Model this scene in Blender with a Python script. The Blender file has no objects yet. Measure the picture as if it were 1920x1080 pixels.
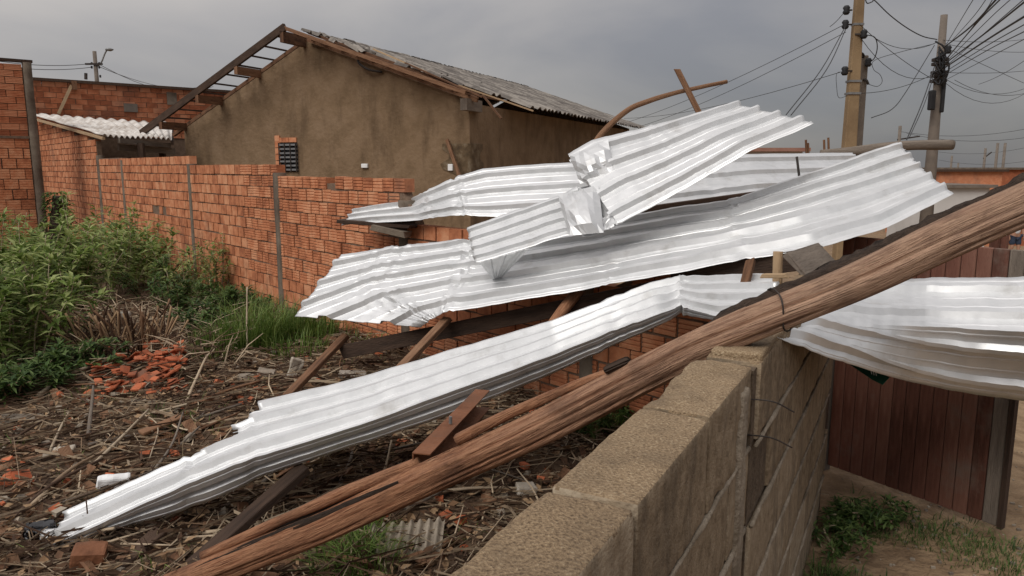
import bpy, math, random
import numpy as np
from mathutils import Vector, Matrix, noise
S = bpy.context.scene
C = S.collection
R = math.radians
random.seed(7)
# ------------------------------------------------------------------ camera
FPX, PITCH, EYE = 1400.0, R(9.13), 1.6
cam = bpy.data.cameras.new('camera'); cam.sensor_width = 36; cam.lens = FPX / 1920 * 36
cam.clip_start = .05; cam.clip_end = 3000
co = bpy.data.objects.new('camera', cam); C.objects.link(co)
co.location = (0, 0, EYE); co.rotation_euler = (math.pi / 2 - PITCH, 0, 0)
S.camera = co
# ------------------------------------------------------------------ overcast sky
SUN_EL, SUN_AZ = R(46), R(216)
w = bpy.data.worlds.new('World'); S.world = w; w.use_nodes = True
nt = w.node_tree; nt.nodes.clear()
def wn(t, **k):
    n = nt.nodes.new(t)
    for a, b in k.items(): setattr(n, a, b)
    return n
L = nt.links.new
out = wn('ShaderNodeOutputWorld'); bg = wn('ShaderNodeBackground'); L(bg.outputs[0], out.inputs[0])
tc = wn('ShaderNodeTexCoord'); sep = wn('ShaderNodeSeparateXYZ'); L(tc.outputs['Generated'], sep.inputs[0])
# overcast luminance: three times brighter overhead than at the horizon
cl = wn('ShaderNodeClamp'); L(sep.outputs[2], cl.inputs[0])
gr = wn('ShaderNodeMath', operation='MULTIPLY_ADD'); L(cl.outputs[0], gr.inputs[0]); gr.inputs[1].default_value = .58; gr.inputs[2].default_value = .198
mp = wn('ShaderNodeMapping'); mp.inputs['Scale'].default_value = (1, 1, 2.6); mp.inputs['Location'].default_value = (.35, .1, .2)
L(tc.outputs['Generated'], mp.inputs[0])
n1 = wn('ShaderNodeTexNoise'); n1.inputs['Scale'].default_value = 2.1; n1.inputs['Detail'].default_value = 6; n1.inputs['Roughness'].default_value = .48
n1.inputs['Distortion'].default_value = .35
L(mp.outputs[0], n1.inputs['Vector'])
rp = wn('ShaderNodeValToRGB'); L(n1.outputs[0], rp.inputs[0])
rp.color_ramp.elements[0].position = .35; rp.color_ramp.elements[0].color = (.71, .705, .755, 1)
rp.color_ramp.elements[1].position = .64; rp.color_ramp.elements[1].color = (1.15, 1.08, 1.03, 1)
# thinner cloud towards the left of the view (west)
wl = wn('ShaderNodeMath', operation='MULTIPLY_ADD'); L(sep.outputs[0], wl.inputs[0]); wl.inputs[1].default_value = -.30; wl.inputs[2].default_value = .94
m1 = wn('ShaderNodeMath', operation='MULTIPLY'); L(gr.outputs[0], m1.inputs[0]); L(wl.outputs[0], m1.inputs[1])
mul = wn('ShaderNodeVectorMath', operation='SCALE'); L(rp.outputs[0], mul.inputs[0]); L(m1.outputs[0], mul.inputs['Scale'])
sky = wn('ShaderNodeTexSky', sky_type='NISHITA', sun_disc=False, sun_elevation=SUN_EL, sun_rotation=SUN_AZ)
sk = wn('ShaderNodeVectorMath', operation='SCALE'); L(sky.outputs[0], sk.inputs[0]); sk.inputs['Scale'].default_value = .006
ad = wn('ShaderNodeVectorMath', operation='ADD'); L(mul.outputs[0], ad.inputs[0]); L(sk.outputs[0], ad.inputs[1])
L(ad.outputs[0], bg.inputs[0]); bg.inputs[1].default_value = 1.0
sun = bpy.data.lights.new('sun', 'SUN'); sun.energy = 1.45; sun.angle = R(35); sun.color = (1, .96, .9)
so = bpy.data.objects.new('sun', sun); C.objects.link(so)
sd = Vector((math.sin(SUN_AZ) * math.cos(SUN_EL), math.cos(SUN_AZ) * math.cos(SUN_EL), math.sin(SUN_EL)))
so.rotation_euler = sd.to_track_quat('Z', 'Y').to_euler(); so.location = (0, 0, 30)
S.view_settings.view_transform = 'Standard'; S.view_settings.look = 'None'
S.view_settings.exposure = 0.38; S.view_settings.gamma = 1
S.render.engine = 'CYCLES'
S.cycles.max_bounces = 6
# ------------------------------------------------------------------ pixels to places
cP, sP = math.cos(PITCH), math.sin(PITCH)
def ray(x, y):
    u, v = x - 960, 540 - y
    return Vector((u, FPX * cP + v * sP, v * cP - FPX * sP))
def P(x, y, d):                       # a photo pixel at d metres forward
    r = ray(x, y); return Vector((0, 0, EYE)) + r * (d / r.y)
def PZ(x, y, z):                      # a photo pixel on the level z
    r = ray(x, y); return Vector((0, 0, EYE)) + r * ((z - EYE) / r.z)
def nz(x, y, z, f=1.0): return noise.noise(Vector((x * f, y * f, z * f)))
# ------------------------------------------------------------------ materials
MATS = {}
def mat(name, cols, scale=4, rough=.85, bump=.3, bscale=40, metal=0, vary=0, stretch=None, uv=False, dirt=None, dscale=1.2, spec=.3, dthr=(.45, .7), detail=6, bdist=.01, dstretch=None):
    """noise between the colours of the thing; vary: per-object/island change; dirt: stains with a shape of their own"""
    m = bpy.data.materials.new(name); m.use_nodes = True; t = m.node_tree; n = t.nodes; l = t.links.new
    b = n['Principled BSDF']; b.inputs['Roughness'].default_value = rough; b.inputs['Metallic'].default_value = metal
    b.inputs['Specular IOR Level'].default_value = spec
    if uv: src = n.new('ShaderNodeUVMap').outputs[0]
    else: src = n.new('ShaderNodeNewGeometry').outputs['Position']
    vec = src
    if stretch:
        mpn = n.new('ShaderNodeMapping'); l(src, mpn.inputs[0]); mpn.inputs['Scale'].default_value = stretch; vec = mpn.outputs[0]
    a = n.new('ShaderNodeTexNoise'); a.inputs['Scale'].default_value = scale; a.inputs['Detail'].default_value = detail; a.inputs['Roughness'].default_value = .62
    l(vec, a.inputs['Vector'])
    fac = a.outputs[0]
    if vary:
        oi = n.new('ShaderNodeObjectInfo'); ge = n.new('ShaderNodeNewGeometry')
        s1 = n.new('ShaderNodeMath'); s1.operation = 'ADD'; l(oi.outputs['Random'], s1.inputs[0]); l(ge.outputs['Random Per Island'], s1.inputs[1])
        s2 = n.new('ShaderNodeMath'); s2.operation = 'FRACT'; l(s1.outputs[0], s2.inputs[0])
        s3 = n.new('ShaderNodeMath'); s3.operation = 'SUBTRACT'; l(s2.outputs[0], s3.inputs[0]); s3.inputs[1].default_value = .5
        s4 = n.new('ShaderNodeMath'); s4.operation = 'MULTIPLY_ADD'; l(s3.outputs[0], s4.inputs[0]); s4.inputs[1].default_value = vary; l(fac, s4.inputs[2])
        fac = s4.outputs[0]
    r = n.new('ShaderNodeValToRGB'); l(fac, r.inputs[0])
    e = r.color_ramp.elements; k = len(cols)
    while len(e) < k: e.new(.5)
    for i, c in enumerate(cols):
        e[i].position = .28 + .44 * i / (k - 1); e[i].color = (*c, 1)
    col = r.outputs[0]
    if dirt:
        g = n.new('ShaderNodeNewGeometry')
        d = n.new('ShaderNodeTexNoise'); d.inputs['Scale'].default_value = dscale; d.inputs['Detail'].default_value = 7; d.inputs['Roughness'].default_value = .65
        dv = g.outputs['Position']
        if dstretch:
            dm = n.new('ShaderNodeMapping'); l(dv, dm.inputs[0]); dm.inputs['Scale'].default_value = dstretch; dv = dm.outputs[0]
        l(dv, d.inputs['Vector'])
        q = n.new('ShaderNodeMapRange'); l(d.outputs[0], q.inputs[0]); q.inputs[1].default_value = dthr[0]; q.inputs[2].default_value = dthr[1]
        x = n.new('ShaderNodeMix'); x.data_type = 'RGBA'; l(q.outputs[0], x.inputs['Factor']); l(col, x.inputs['A']); x.inputs['B'].default_value = (*dirt, 1)
        col = x.outputs['Result']
    l(col, b.inputs['Base Color'])
    if bump:
        bn = n.new('ShaderNodeTexNoise'); bn.inputs['Scale'].default_value = bscale; bn.inputs['Detail'].default_value = 5; l(vec, bn.inputs['Vector'])
        bm = n.new('ShaderNodeBump'); bm.inputs['Strength'].default_value = bump; bm.inputs['Distance'].default_value = bdist
        l(bn.outputs[0], bm.inputs['Height']); l(bm.outputs[0], b.inputs['Normal'])
    MATS[name] = m; return m
mat('brick', [(.31, .108, .05), (.50, .19, .09), (.60, .285, .155)], 9, .9, .35, 60, vary=.30, dirt=(.17, .08, .05), dscale=1.3, dthr=(.56, .8))
mat('brick_far', [(.30, .098, .046), (.46, .16, .075), (.55, .24, .13)], 5, .9, .35, 60, vary=.5, dirt=(.17, .10, .075), dscale=.7, dthr=(.5, .75))
mat('mortar', [(.11, .072, .05), (.22, .15, .105)], 12, .95, .5, 50)
mat('concrete_post', [(.13, .10, .075), (.22, .18, .14)], 6, .95, .4, 60, dirt=(.08, .055, .04), dscale=2)
mat('shard', [(.30, .075, .03), (.50, .15, .07)], 8, .9, .3, 60, vary=.6, dirt=(.14, .07, .045), dscale=5, dthr=(.5, .7))
# porous concrete block: sand speckle, dark mould along the top, pale lime
m = mat('block', [(.105, .07, .042), (.23, .16, .095), (.30, .215, .13), (.46, .365, .245)], 210, .97, 1, 210, vary=.12, dirt=(.11, .078, .05), dscale=4.5, dthr=(.46, .78), bdist=.006, detail=3)
mat('block_face', [(.17, .125, .08), (.25, .188, .122), (.30, .232, .158), (.37, .30, .215)], 34, .97, .8, 150, vary=.25, dirt=(.085, .064, .044), dscale=3.0, dthr=(.5, .78), bdist=.005, dstretch=(3.2, 3.2, .8), detail=8)
mat('lime', [(.20, .16, .115), (.38, .32, .25)], 20, .97, .8, 90, dirt=(.15, .12, .085), dscale=7)
mat('joint', [(.07, .05, .034), (.15, .11, .075)], 30, .97, .8, 90)
mat('galvanised', [(.62, .63, .635), (.74, .745, .75)], 9, .47, .04, 30, metal=.62, dirt=(.40, .385, .36), dscale=5.0, spec=.5, dthr=(.58, .86), detail=8)
mat('log_wood', [(.07, .026, .013), (.25, .105, .052), (.37, .185, .10), (.19, .078, .04), (.42, .25, .145)], 5, .8, 1, 22, stretch=(16, .8, 1), uv=True, dirt=(.11, .052, .03), dscale=4.5, dthr=(.5, .75), detail=9)
m = MATS['log_wood']; t = m.node_tree; n = t.nodes; b = n['Principled BSDF']; src = b.inputs['Base Color'].links[0].from_socket   # older, greyer wood towards the upper end
uvn = n.new('ShaderNodeUVMap'); sx_ = n.new('ShaderNodeSeparateXYZ'); t.links.new(uvn.outputs[0], sx_.inputs[0])
mr = n.new('ShaderNodeMapRange'); t.links.new(sx_.outputs[1], mr.inputs[0]); mr.inputs[1].default_value = 1.3; mr.inputs[2].default_value = 2.5; mr.inputs[4].default_value = .62
hs_ = n.new('ShaderNodeHueSaturation'); hs_.inputs['Hue'].default_value = .516; hs_.inputs['Saturation'].default_value = .66; hs_.inputs['Value'].default_value = 1.25; t.links.new(src, hs_.inputs['Color'])
mx = n.new('ShaderNodeMix'); mx.data_type = 'RGBA'; t.links.new(mr.outputs[0], mx.inputs['Factor']); t.links.new(src, mx.inputs['A']); t.links.new(hs_.outputs[0], mx.inputs['B']); t.links.new(mx.outputs['Result'], b.inputs['Base Color'])
mat('bark', [(.018, .012, .009), (.075, .05, .036)], 10, .95, 1, 40, stretch=(5, 2, 1), uv=True)
mat('old_timber', [(.07, .035, .02), (.17, .085, .045), (.25, .14, .08)], 4, .85, .7, 25, stretch=(8, 1, 1), uv=True, vary=.25)
mat('dark_timber', [(.035, .022, .016), (.09, .055, .037)], 4, .9, .7, 25, stretch=(8, 1, 1), uv=True, vary=.2)
mat('grey_timber', [(.10, .08, .065), (.22, .18, .145)], 4, .9, .7, 25, stretch=(8, 1, 1), uv=True, vary=.2)
mat('pale_timber', [(.33, .22, .13), (.50, .36, .22)], 4, .85, .6, 25, stretch=(8, 1, 1), uv=True, vary=.2)
mat('plank_paint', [(.085, .034, .022), (.15, .062, .042), (.20, .095, .066)], 4, .7, .4, 25, stretch=(7, 1, 1), uv=True, vary=.35, dirt=(.17, .13, .105), dscale=4.5, dthr=(.54, .8))
mat('rust', [(.12, .045, .02), (.26, .11, .055)], 12, .8, .5, 60, dirt=(.05, .03, .02), dscale=6)
mat('plaster', [(.155, .102, .057), (.21, .14, .082), (.25, .172, .107)], 3, .95, .5, 14, dirt=(.10, .064, .036), dscale=1.3, dthr=(.5, .74), bdist=.03, dstretch=(2.2, 2.2, .55), detail=9)
mat('plaster_stain', [(.07, .048, .028), (.13, .088, .05), (.24, .19, .13)], 7, .95, .6, 30)
mat('roof_tile', [(.12, .105, .092), (.22, .195, .17), (.30, .27, .235)], 7, .92, .4, 40, vary=.5, dirt=(.07, .06, .055), dscale=2)
mat('fibre_cement', [(.50, .47, .44), (.68, .65, .61)], 4, .9, .3, 40, dirt=(.30, .25, .21), dscale=1.8)
mat('pole_concrete', [(.23, .155, .085), (.30, .21, .12)], 3, .9, .3, 40, dirt=(.16, .105, .06), dscale=1.1)
mat('pole_grey', [(.12, .10, .085), (.20, .165, .135)], 5, .9, .4, 40)
mat('cable', [(.035, .035, .038), (.06, .06, .063)], 8, .7, 0)
mat('black_rubber', [(.012, .012, .014), (.03, .03, .032)], 8, .6, 0)
mat('dark_iron', [(.02, .018, .017), (.06, .045, .038)], 12, .7, .2, 60)
mat('grey_metal', [(.16, .16, .16), (.28, .28, .28)], 12, .5, .1, 60, metal=.4)
mat('twig', [(.07, .040, .025), (.20, .13, .08), (.42, .33, .23)], 2, .9, .3, 60, vary=1.0)
mat('dead_leaf', [(.06, .032, .018), (.17, .092, .05), (.32, .21, .12)], 3, .9, .3, 60, vary=1.0)
mat('pale_stick', [(.30, .23, .16), (.44, .36, .26)], 8, .85, .3, 60)
mat('white_block', [(.36, .32, .27), (.56, .51, .44)], 20, .95, .4, 60, dirt=(.35, .29, .22), dscale=9)
mat('stone', [(.17, .14, .11), (.33, .28, .22)], 12, .95, .6, 40, vary=.5)
mat('white_plastic', [(.72, .72, .72), (.85, .85, .85)], 6, .5, .1, 30)
mat('black_plastic', [(.01, .01, .012), (.03, .03, .035)], 6, .35, .3, 30, spec=.5)
mat('red_plastic', [(.38, .03, .025), (.45, .05, .04)], 6, .5, 0)
mat('green_paint', [(.008, .07, .045), (.015, .11, .07)], 6, .5, .1, 30)
mat('far_white', [(.45, .43, .41), (.6, .58, .56)], .5, .9, 0)
mat('far_roof', [(.25, .12, .09), (.36, .2, .15)], 2, .9, .3, 12)
mat('skin', [(.32, .17, .11), (.40, .22, .15)], 6, .6, 0)
mat('white_cloth', [(.55, .55, .56), (.65, .65, .66)], 6, .9, .2, 40)
mat('denim', [(.02, .028, .05), (.04, .052, .085)], 30, .9, .3, 90)
mat('hair', [(.012, .009, .008), (.03, .022, .018)], 30, .7, .3, 90)
def leafmat(name, c0, c1, c2, tr=.35):
    m = mat(name, [c0, c1, c2], 1.6, .55, 0, vary=.9, spec=.35)
    t = m.node_tree; n = t.nodes; b = n['Principled BSDF']; o = n['Material Output']
    tl = n.new('ShaderNodeBsdfTranslucent'); mx = n.new('ShaderNodeMixShader'); mx.inputs[0].default_value = tr
    src = b.inputs['Base Color'].links[0].from_socket; t.links.new(src, tl.inputs[0])
    t.links.new(b.outputs[0], mx.inputs[1]); t.links.new(tl.outputs[0], mx.inputs[2]); t.links.new(mx.outputs[0], o.inputs[0])
leafmat('leaf', (.10, .15, .03), (.22, .31, .075), (.44, .50, .20), .48)
leafmat('grass_blade', (.065, .115, .018), (.12, .20, .035), (.20, .26, .07))
leafmat('dry_blade', (.07, .045, .025), (.15, .10, .055), (.24, .18, .10))
leafmat('weed_leaf', (.032, .066, .014), (.07, .125, .028), (.13, .19, .055))
# ground: dark rotten litter inside the lot, sandy earth on the street side
m = mat('soil', [(.048, .029, .019), (.105, .066, .042), (.16, .108, .07)], 9, .97, .9, 30, bdist=.03)
t = m.node_tree; n = t.nodes; l = t.links.new
b = n['Principled BSDF']; base = b.inputs['Base Color'].links[0].from_socket
at = n.new('ShaderNodeAttribute'); at.attribute_name = 'sand'
g = n.new('ShaderNodeNewGeometry'); nn = n.new('ShaderNodeTexNoise'); nn.inputs['Scale'].default_value = 7; nn.inputs['Detail'].default_value = 8; l(g.outputs['Position'], nn.inputs['Vector'])
rr = n.new('ShaderNodeValToRGB'); l(nn.outputs[0], rr.inputs[0])
rr.color_ramp.elements[0].position = .3; rr.color_ramp.elements[0].color = (.17, .108, .06, 1); rr.color_ramp.elements[1].position = .7; rr.color_ramp.elements[1].color = (.36, .25, .15, 1)
ns = n.new('ShaderNodeTexNoise'); ns.inputs['Scale'].default_value = 3.2; ns.inputs['Detail'].default_value = 6; l(g.outputs['Position'], ns.inputs['Vector'])
sm = n.new('ShaderNodeMath'); sm.operation = 'MULTIPLY_ADD'; l(ns.outputs[0], sm.inputs[0]); sm.inputs[1].default_value = 1.4; sm.inputs[2].default_value = -.7
sa = n.new('ShaderNodeMath'); sa.operation = 'ADD'; sa.use_clamp = True; l(sm.outputs[0], sa.inputs[0]); l(at.outputs['Fac'], sa.inputs[1])
mx = n.new('ShaderNodeMix'); mx.data_type = 'RGBA'; l(sa.outputs[0], mx.inputs['Factor']); l(base, mx.inputs['A']); l(rr.outputs[0], mx.inputs['B']); l(mx.outputs['Result'], b.inputs['Base Color'])
# ------------------------------------------------------------------ mesh helpers
class MB:
    def __init__(s): s.v = []; s.f = []; s.uv = []
    def quadstrip(s, rows, closed=False, uvrows=None):
        b = len(s.v); n = len(rows[0])
        for r in rows: s.v.extend(r)
        for i in range(len(rows) - 1):
            for j in range(n if closed else n - 1):
                k = (j + 1) % n
                s.f.append((b + i * n + j, b + i * n + k, b + (i + 1) * n + k, b + (i + 1) * n + j))
                if uvrows:
                    a, c = uvrows[i], uvrows[i + 1]
                    s.uv.append([(a[0] + j * a[2], a[1]), (a[0] + (j + 1) * a[2], a[1]), (c[0] + (j + 1) * c[2], c[1]), (c[0] + j * c[2], c[1])])
                else: s.uv.append([(0, 0)] * 4)
        return b
    def tube(s, pts, rad, seg=8, cap=True, wob=0, seed=0):
        pts = [Vector(p) for p in pts]
        if not isinstance(rad, (list, tuple)): rad = [rad] * len(pts)
        rows = []; uvr = []; run = 0
        t = (pts[1] - pts[0]).normalized(); ref = Vector((0, 0, 1)) if abs(t.z) < .9 else Vector((1, 0, 0))
        for i, p in enumerate(pts):
            a = pts[max(0, i - 1)]; c = pts[min(len(pts) - 1, i + 1)]; t = (c - a).normalized()
            x = t.cross(ref).normalized(); y = x.cross(t).normalized(); ref = y
            if i: run += (p - pts[i - 1]).length
            row = []
            for j in range(seg):
                an = 2 * math.pi * j / seg
                r = rad[i] * (1 + (wob * nz(math.cos(an) * 1.5 + seed, math.sin(an) * 1.5, run * 2.2 / max(rad[i] * 20, .3)) if wob else 0))
                row.append(p + (x * math.cos(an) + y * math.sin(an)) * r)
            rows.append(row); uvr.append((0, run, 2 * math.pi * rad[i] / seg))
        b = s.quadstrip(rows, True, uvr)
        if cap:
            n = seg; e = b + (len(pts) - 1) * n
            s.f.append(tuple(range(b + n - 1, b - 1, -1))); s.uv.append([(.03 * math.cos(6.28 * k / n), .03 * math.sin(6.28 * k / n)) for k in range(n)])
            s.f.append(tuple(range(e, e + n))); s.uv.append([(.03 * math.cos(6.28 * k / n), .03 * math.sin(6.28 * k / n)) for k in range(n)])
        return s
    def board(s, p0, p1, w, h, up=(0, 0, 1), jag=0, seg=1):
        p0, p1 = Vector(p0), Vector(p1); t = (p1 - p0).normalized(); up = Vector(up)
        x = t.cross(up).normalized(); y = x.cross(t).normalized(); le = (p1 - p0).length
        q = [(-1, -1), (1, -1), (1, 1), (-1, 1)]; rows = []; uvr = []
        for i in range(seg + 1):
            f = i / seg; p = p0.lerp(p1, f)
            row = []
            for a, bb in q:
                e = Vector((0, 0, 0))
                if jag and i in (0, seg): e = t * random.uniform(-jag, jag)
                row.append(p + x * a * w / 2 + y * bb * h / 2 + e)
            rows.append(row); uvr.append((0, f * le, .06))
        b = s.quadstrip(rows, True, uvr); e = b + seg * 4
        s.f += [(b + 3, b + 2, b + 1, b), (e, e + 1, e + 2, e + 3)]; s.uv += [[(0, 0), (.05, 0), (.05, .05), (0, .05)]] * 2
        return s
    def box(s, c, d, rz=0):
        c = Vector(c); m = Matrix.Rotation(rz, 3, 'Z'); a, b_, h = d[0] / 2, d[1] / 2, d[2] / 2
        b = len(s.v)
        for z in (-h, h):
            for x, y in ((-a, -b_), (a, -b_), (a, b_), (-a, b_)): s.v.append(c + m @ Vector((x, y, z)))
        for f in ((3, 2, 1, 0), (4, 5, 6, 7), (0, 1, 5, 4), (1, 2, 6, 5), (2, 3, 7, 6), (3, 0, 4, 7)):
            s.f.append(tuple(b + i for i in f)); s.uv.append([(0, 0), (d[0], 0), (d[0], d[2]), (0, d[2])])
        return s
    def poly(s, pts):
        b = len(s.v); s.v += [Vector(p) for p in pts]; s.f.append(tuple(range(b, b + len(pts)))); s.uv.append([(p[0], p[2]) for p in pts]); return s
    def mesh(s, name, m, smooth=False, org=(0, 0, 0)):
        me = bpy.data.meshes.new(name); o = Vector(org)
        me.from_pydata([tuple(Vector(v) - o) for v in s.v], [], s.f)
        u = me.uv_layers.new(name='UVMap')
        u.data.foreach_set('uv', [c for f in s.uv for p in f for c in p])
        me.materials.append(MATS[m])
        if smooth: me.polygons.foreach_set('use_smooth', [True] * len(me.polygons))
        me.update(); return me
    def build(s, name, m, parent=None, smooth=False, org=(0, 0, 0)):
        return link(name, s.mesh(name, m, smooth, org), parent, org)
WPOS = {}
def link(name, me, parent=None, loc=(0, 0, 0), rot=None):
    o = bpy.data.objects.new(name, me); C.objects.link(o); o.location = loc
    if rot: o.rotation_euler = rot
    WPOS[o] = Vector(loc)
    if parent is not None:
        o.parent = parent
        o.location = Vector(loc) - WPOS[parent]   # thing Empties are never rotated
    return o
def tag(o, label, cat, group=None, kind=None):
    if kind: o['kind'] = kind
    if label: o['label'] = label
    if cat: o['category'] = cat
    if group: o['group'] = group
    return o
def thing(name, label, cat, loc=(0, 0, 0), group=None):
    o = bpy.data.objects.new(name, None); C.objects.link(o); o.location = loc; o.empty_display_size = .1; WPOS[o] = Vector(loc)
    return tag(o, label, cat, group)
def bev(o, w=.004, seg=1):
    m = o.modifiers.new('bevel', 'BEVEL'); m.width = w; m.segments = seg; m.limit_method = 'ANGLE'; m.angle_limit = R(40); return o
def smooth_pts(pts, n=6):
    pts = [Vector(p) for p in pts]; q = [2 * pts[0] - pts[1]] + pts + [2 * pts[-1] - pts[-2]]; o = []
    for i in range(1, len(q) - 2):
        a, b, c, d = q[i - 1:i + 3]
        for k in range(n):
            t = k / n
            o.append(.5 * ((2 * b) + (c - a) * t + (2 * a - 5 * b + 4 * c - d) * t * t + (3 * b - a - 3 * c + d) * t ** 3))
    o.append(pts[-1]); return o
def rough_box(l, w, h, nx, ny, nzc, amp, seed, rnd=.012):
    """a box with worn corners and an uneven surface, centred on its base centre"""
    mb = MB(); idx = {}
    def cuts_(L_, n):
        if n < 4: return [-L_ / 2 + L_ * i / n for i in range(n + 1)]
        c = [-L_ / 2 + (L_) * (i - 1) / (n - 2) for i in range(n + 1)]; c[0] = -L_ / 2; c[1] = -L_ / 2 + rnd; c[-2] = L_ / 2 - rnd; c[-1] = L_ / 2; return c
    cx, cy, cz = cuts_(l, nx), cuts_(w, ny), cuts_(h, nzc)
    def vert(i, j, k):
        if (i, j, k) in idx: return idx[(i, j, k)]
        p = Vector((cx[i], cy[j], cz[k] + h / 2))
        c = Vector((max(-l / 2 + rnd, min(l / 2 - rnd, p.x)), max(-w / 2 + rnd, min(w / 2 - rnd, p.y)), max(rnd, min(h - rnd, p.z))))
        d = p - c
        if d.length > rnd: p = c + d.normalized() * rnd
        q = p + Vector((seed * 3.1, seed * 1.7, seed))
        dirn = (p - Vector((0, 0, h / 2))); dirn = Vector((dirn.x / l, dirn.y / w, dirn.z / h)).normalized()
        p = p + dirn * amp * (noise.noise(q * 9) + .6 * noise.noise(q * 31))
        idx[(i, j, k)] = len(mb.v); mb.v.append(p); return idx[(i, j, k)]
    def face(*a): mb.f.append(tuple(vert(*x) for x in a)); mb.uv.append([(0, 0)] * 4)
    for i in range(nx):
        for j in range(ny):
            face((i, j, nzc), (i + 1, j, nzc), (i + 1, j + 1, nzc), (i, j + 1, nzc)); face((i, j, 0), (i, j + 1, 0), (i + 1, j + 1, 0), (i + 1, j, 0))
        for k in range(nzc):
            face((i, 0, k), (i + 1, 0, k), (i + 1, 0, k + 1), (i, 0, k + 1)); face((i, ny, k), (i, ny, k + 1), (i + 1, ny, k + 1), (i + 1, ny, k))
    for j in range(ny):
        for k in range(nzc):
            face((0, j, k), (0, j, k + 1), (0, j + 1, k + 1), (0, j + 1, k)); face((nx, j, k), (nx, j + 1, k), (nx, j + 1, k + 1), (nx, j, k + 1))
    return mb
# ================================================================== SETTING
V2 = lambda x, y: Vector((x, y, 0))
W0 = V2(.048, .978); dA = V2(.4726, .8813); nA = V2(.8813, -.4726)          # block wall: left top edge, along, towards the street
C0 = V2(1.47, 3.56); dF = V2(-.65, .76).normalized(); nF = V2(-dF.y, dF.x) # brick fence from the corner, normal into the lot
if nF.dot(-C0) < 0: nF = -nF
def lat(x, y): return (V2(x, y) - W0).dot(nA)                              # metres to the street side of the block wall
def in_lot(x, y): return lat(x, y) < -.02 and (V2(x, y) - C0).dot(nF) > .1
def gz(x, y):
    z = 0.0
    if x > 2.5: z -= min(3.0, .108 * (x - 2.5))
    d = math.hypot(x, y)
    f = max(0, 1 - d / 25)
    if (V2(x, y) - C0).dot(nF) > 0 and lat(x, y) < 0: z += f * (.10 * nz(x, y, 3, 1.1) + .03 * nz(x, y, 9, 4) + .05)
    else: z += f * (.012 * nz(x, y, 3, 2) + .006 * nz(x, y, 9, 9))
    return z
def axis(lo, hi, step, far):
    a = list(np.arange(lo, hi + 1e-6, step)); s = step
    while a[-1] < far: s *= 1.22; a.append(a[-1] + s)
    s = step
    while a[0] > -far: s *= 1.22; a.insert(0, a[0] - s)
    return a
xs = axis(-7, 5, .07, 1500); ys = axis(0, 10, .07, 1500)
gv = [(x, y, gz(x, y)) for y in ys for x in xs]; nx_ = len(xs)
gf = [(j * nx_ + i, j * nx_ + i + 1, (j + 1) * nx_ + i + 1, (j + 1) * nx_ + i) for j in range(len(ys) - 1) for i in range(nx_ - 1)]
me = bpy.data.meshes.new('ground'); me.from_pydata(gv, [], gf); me.materials.append(MATS['soil'])
at = me.attributes.new('sand', 'FLOAT', 'POINT')
def sandv(x, y):
    if (V2(x, y) - C0).dot(nF) > 0 and lat(x, y) < 0: return 0.0
    la = lat(x, y); t = (V2(x, y) - W0).dot(dA)
    v = min(1, max(0, (la - .45) * 1.2)) * .4 + min(1, max(0, (t - 1.9 + .25 * (la - .2)) * 2)) * .8
    return min(1.2, v)
at.data.foreach_set('value', [sandv(v[0], v[1]) for v in gv])
me.polygons.foreach_set('use_smooth', [True] * len(me.polygons))
tag(link('ground', me), None, None, kind='structure')

# ------------------------------------------------------------------ block wall in the foreground
wall = thing('concrete_block_wall', 'low wall of rough beige concrete blocks that the fallen log rests on', 'wall', W0 + nA * .06)
PT, CH = .400, .195
bl_mesh = {}
def blockmesh(n, top):
    key = (n, top)
    if key not in bl_mesh:
        mb = rough_box(.386, .128, CH - .010, 26 if top else 12, 12 if top else 4, 10 if top else 6, (.011 if n == 9 else .004) if top else .003, n * 1.3 + top, .006)
        me = mb.mesh('block', 'block' if top else 'block_face', True); me.set_sharp_from_angle(angle=R(32)); bl_mesh[key] = me
        if top:
            me.materials.append(MATS['block_face'])
            for p_ in me.polygons: p_.material_index = 0 if p_.normal.z > .45 else 1
    return bl_mesh[key]
ang = math.atan2(dA.y, dA.x)
cnt = 0
for c in range(6):
    off = .018 if c % 2 else .518
    for k in range(-6, 7):
        t = (k + .5 + off) * PT
        if t > 2.72 or t < -2.3: continue
        shift = .012 if t > 2 * PT + .1 else 0
        if c > 3 and shift: t += .03
        p = W0 + dA * t + nA * (.064 + shift + .003 * nz(k, c, 2, 3.3)); p.z = c * CH + .003 * nz(k, c, 5, 2.7)
        if p.z <= 0: p.z = .001
        top = c == 5
        o = link('block', blockmesh(9 if top and k == 1 else (k * 7 + c) % 5, top), wall, p, (0, 0, ang + .006 * nz(k, c, 1, 5))); cnt += 1
mc = MB()
for a, b, s in ((-2.35, 2 * PT + .005, 0), (2 * PT + .005, 2.76, .012)):
    q = W0 + dA * ((a + b) / 2) + nA * (.064 + s)
    mc.box((q.x, q.y, .575), (b - a, .108, 1.15), ang)
mc.build('mortar', 'joint', wall)
# lime mortar squeezed out of the joints
sq = MB()
for c in range(1, 6):
    z = c * CH - .006
    for a, b, s in ((-2.2, 2 * PT, 0), (2 * PT + .02, 2.7, .012)):
        pts = []; n_ = int((b - a) / .06)
        for i in range(n_ + 1):
            t = a + (b - a) * i / n_; q = W0 + dA * t + nA * (.1275 + s + .002 * nz(t, c, 1, 9)); q.z = z + .005 * nz(t, c, 4, 6); pts.append(q)
        sq.tube(pts, [.006 + .004 * nz(i, c, 8, .7) for i in range(len(pts))], 6)
sq.build('joint_smear', 'lime', wall, True)
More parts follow.
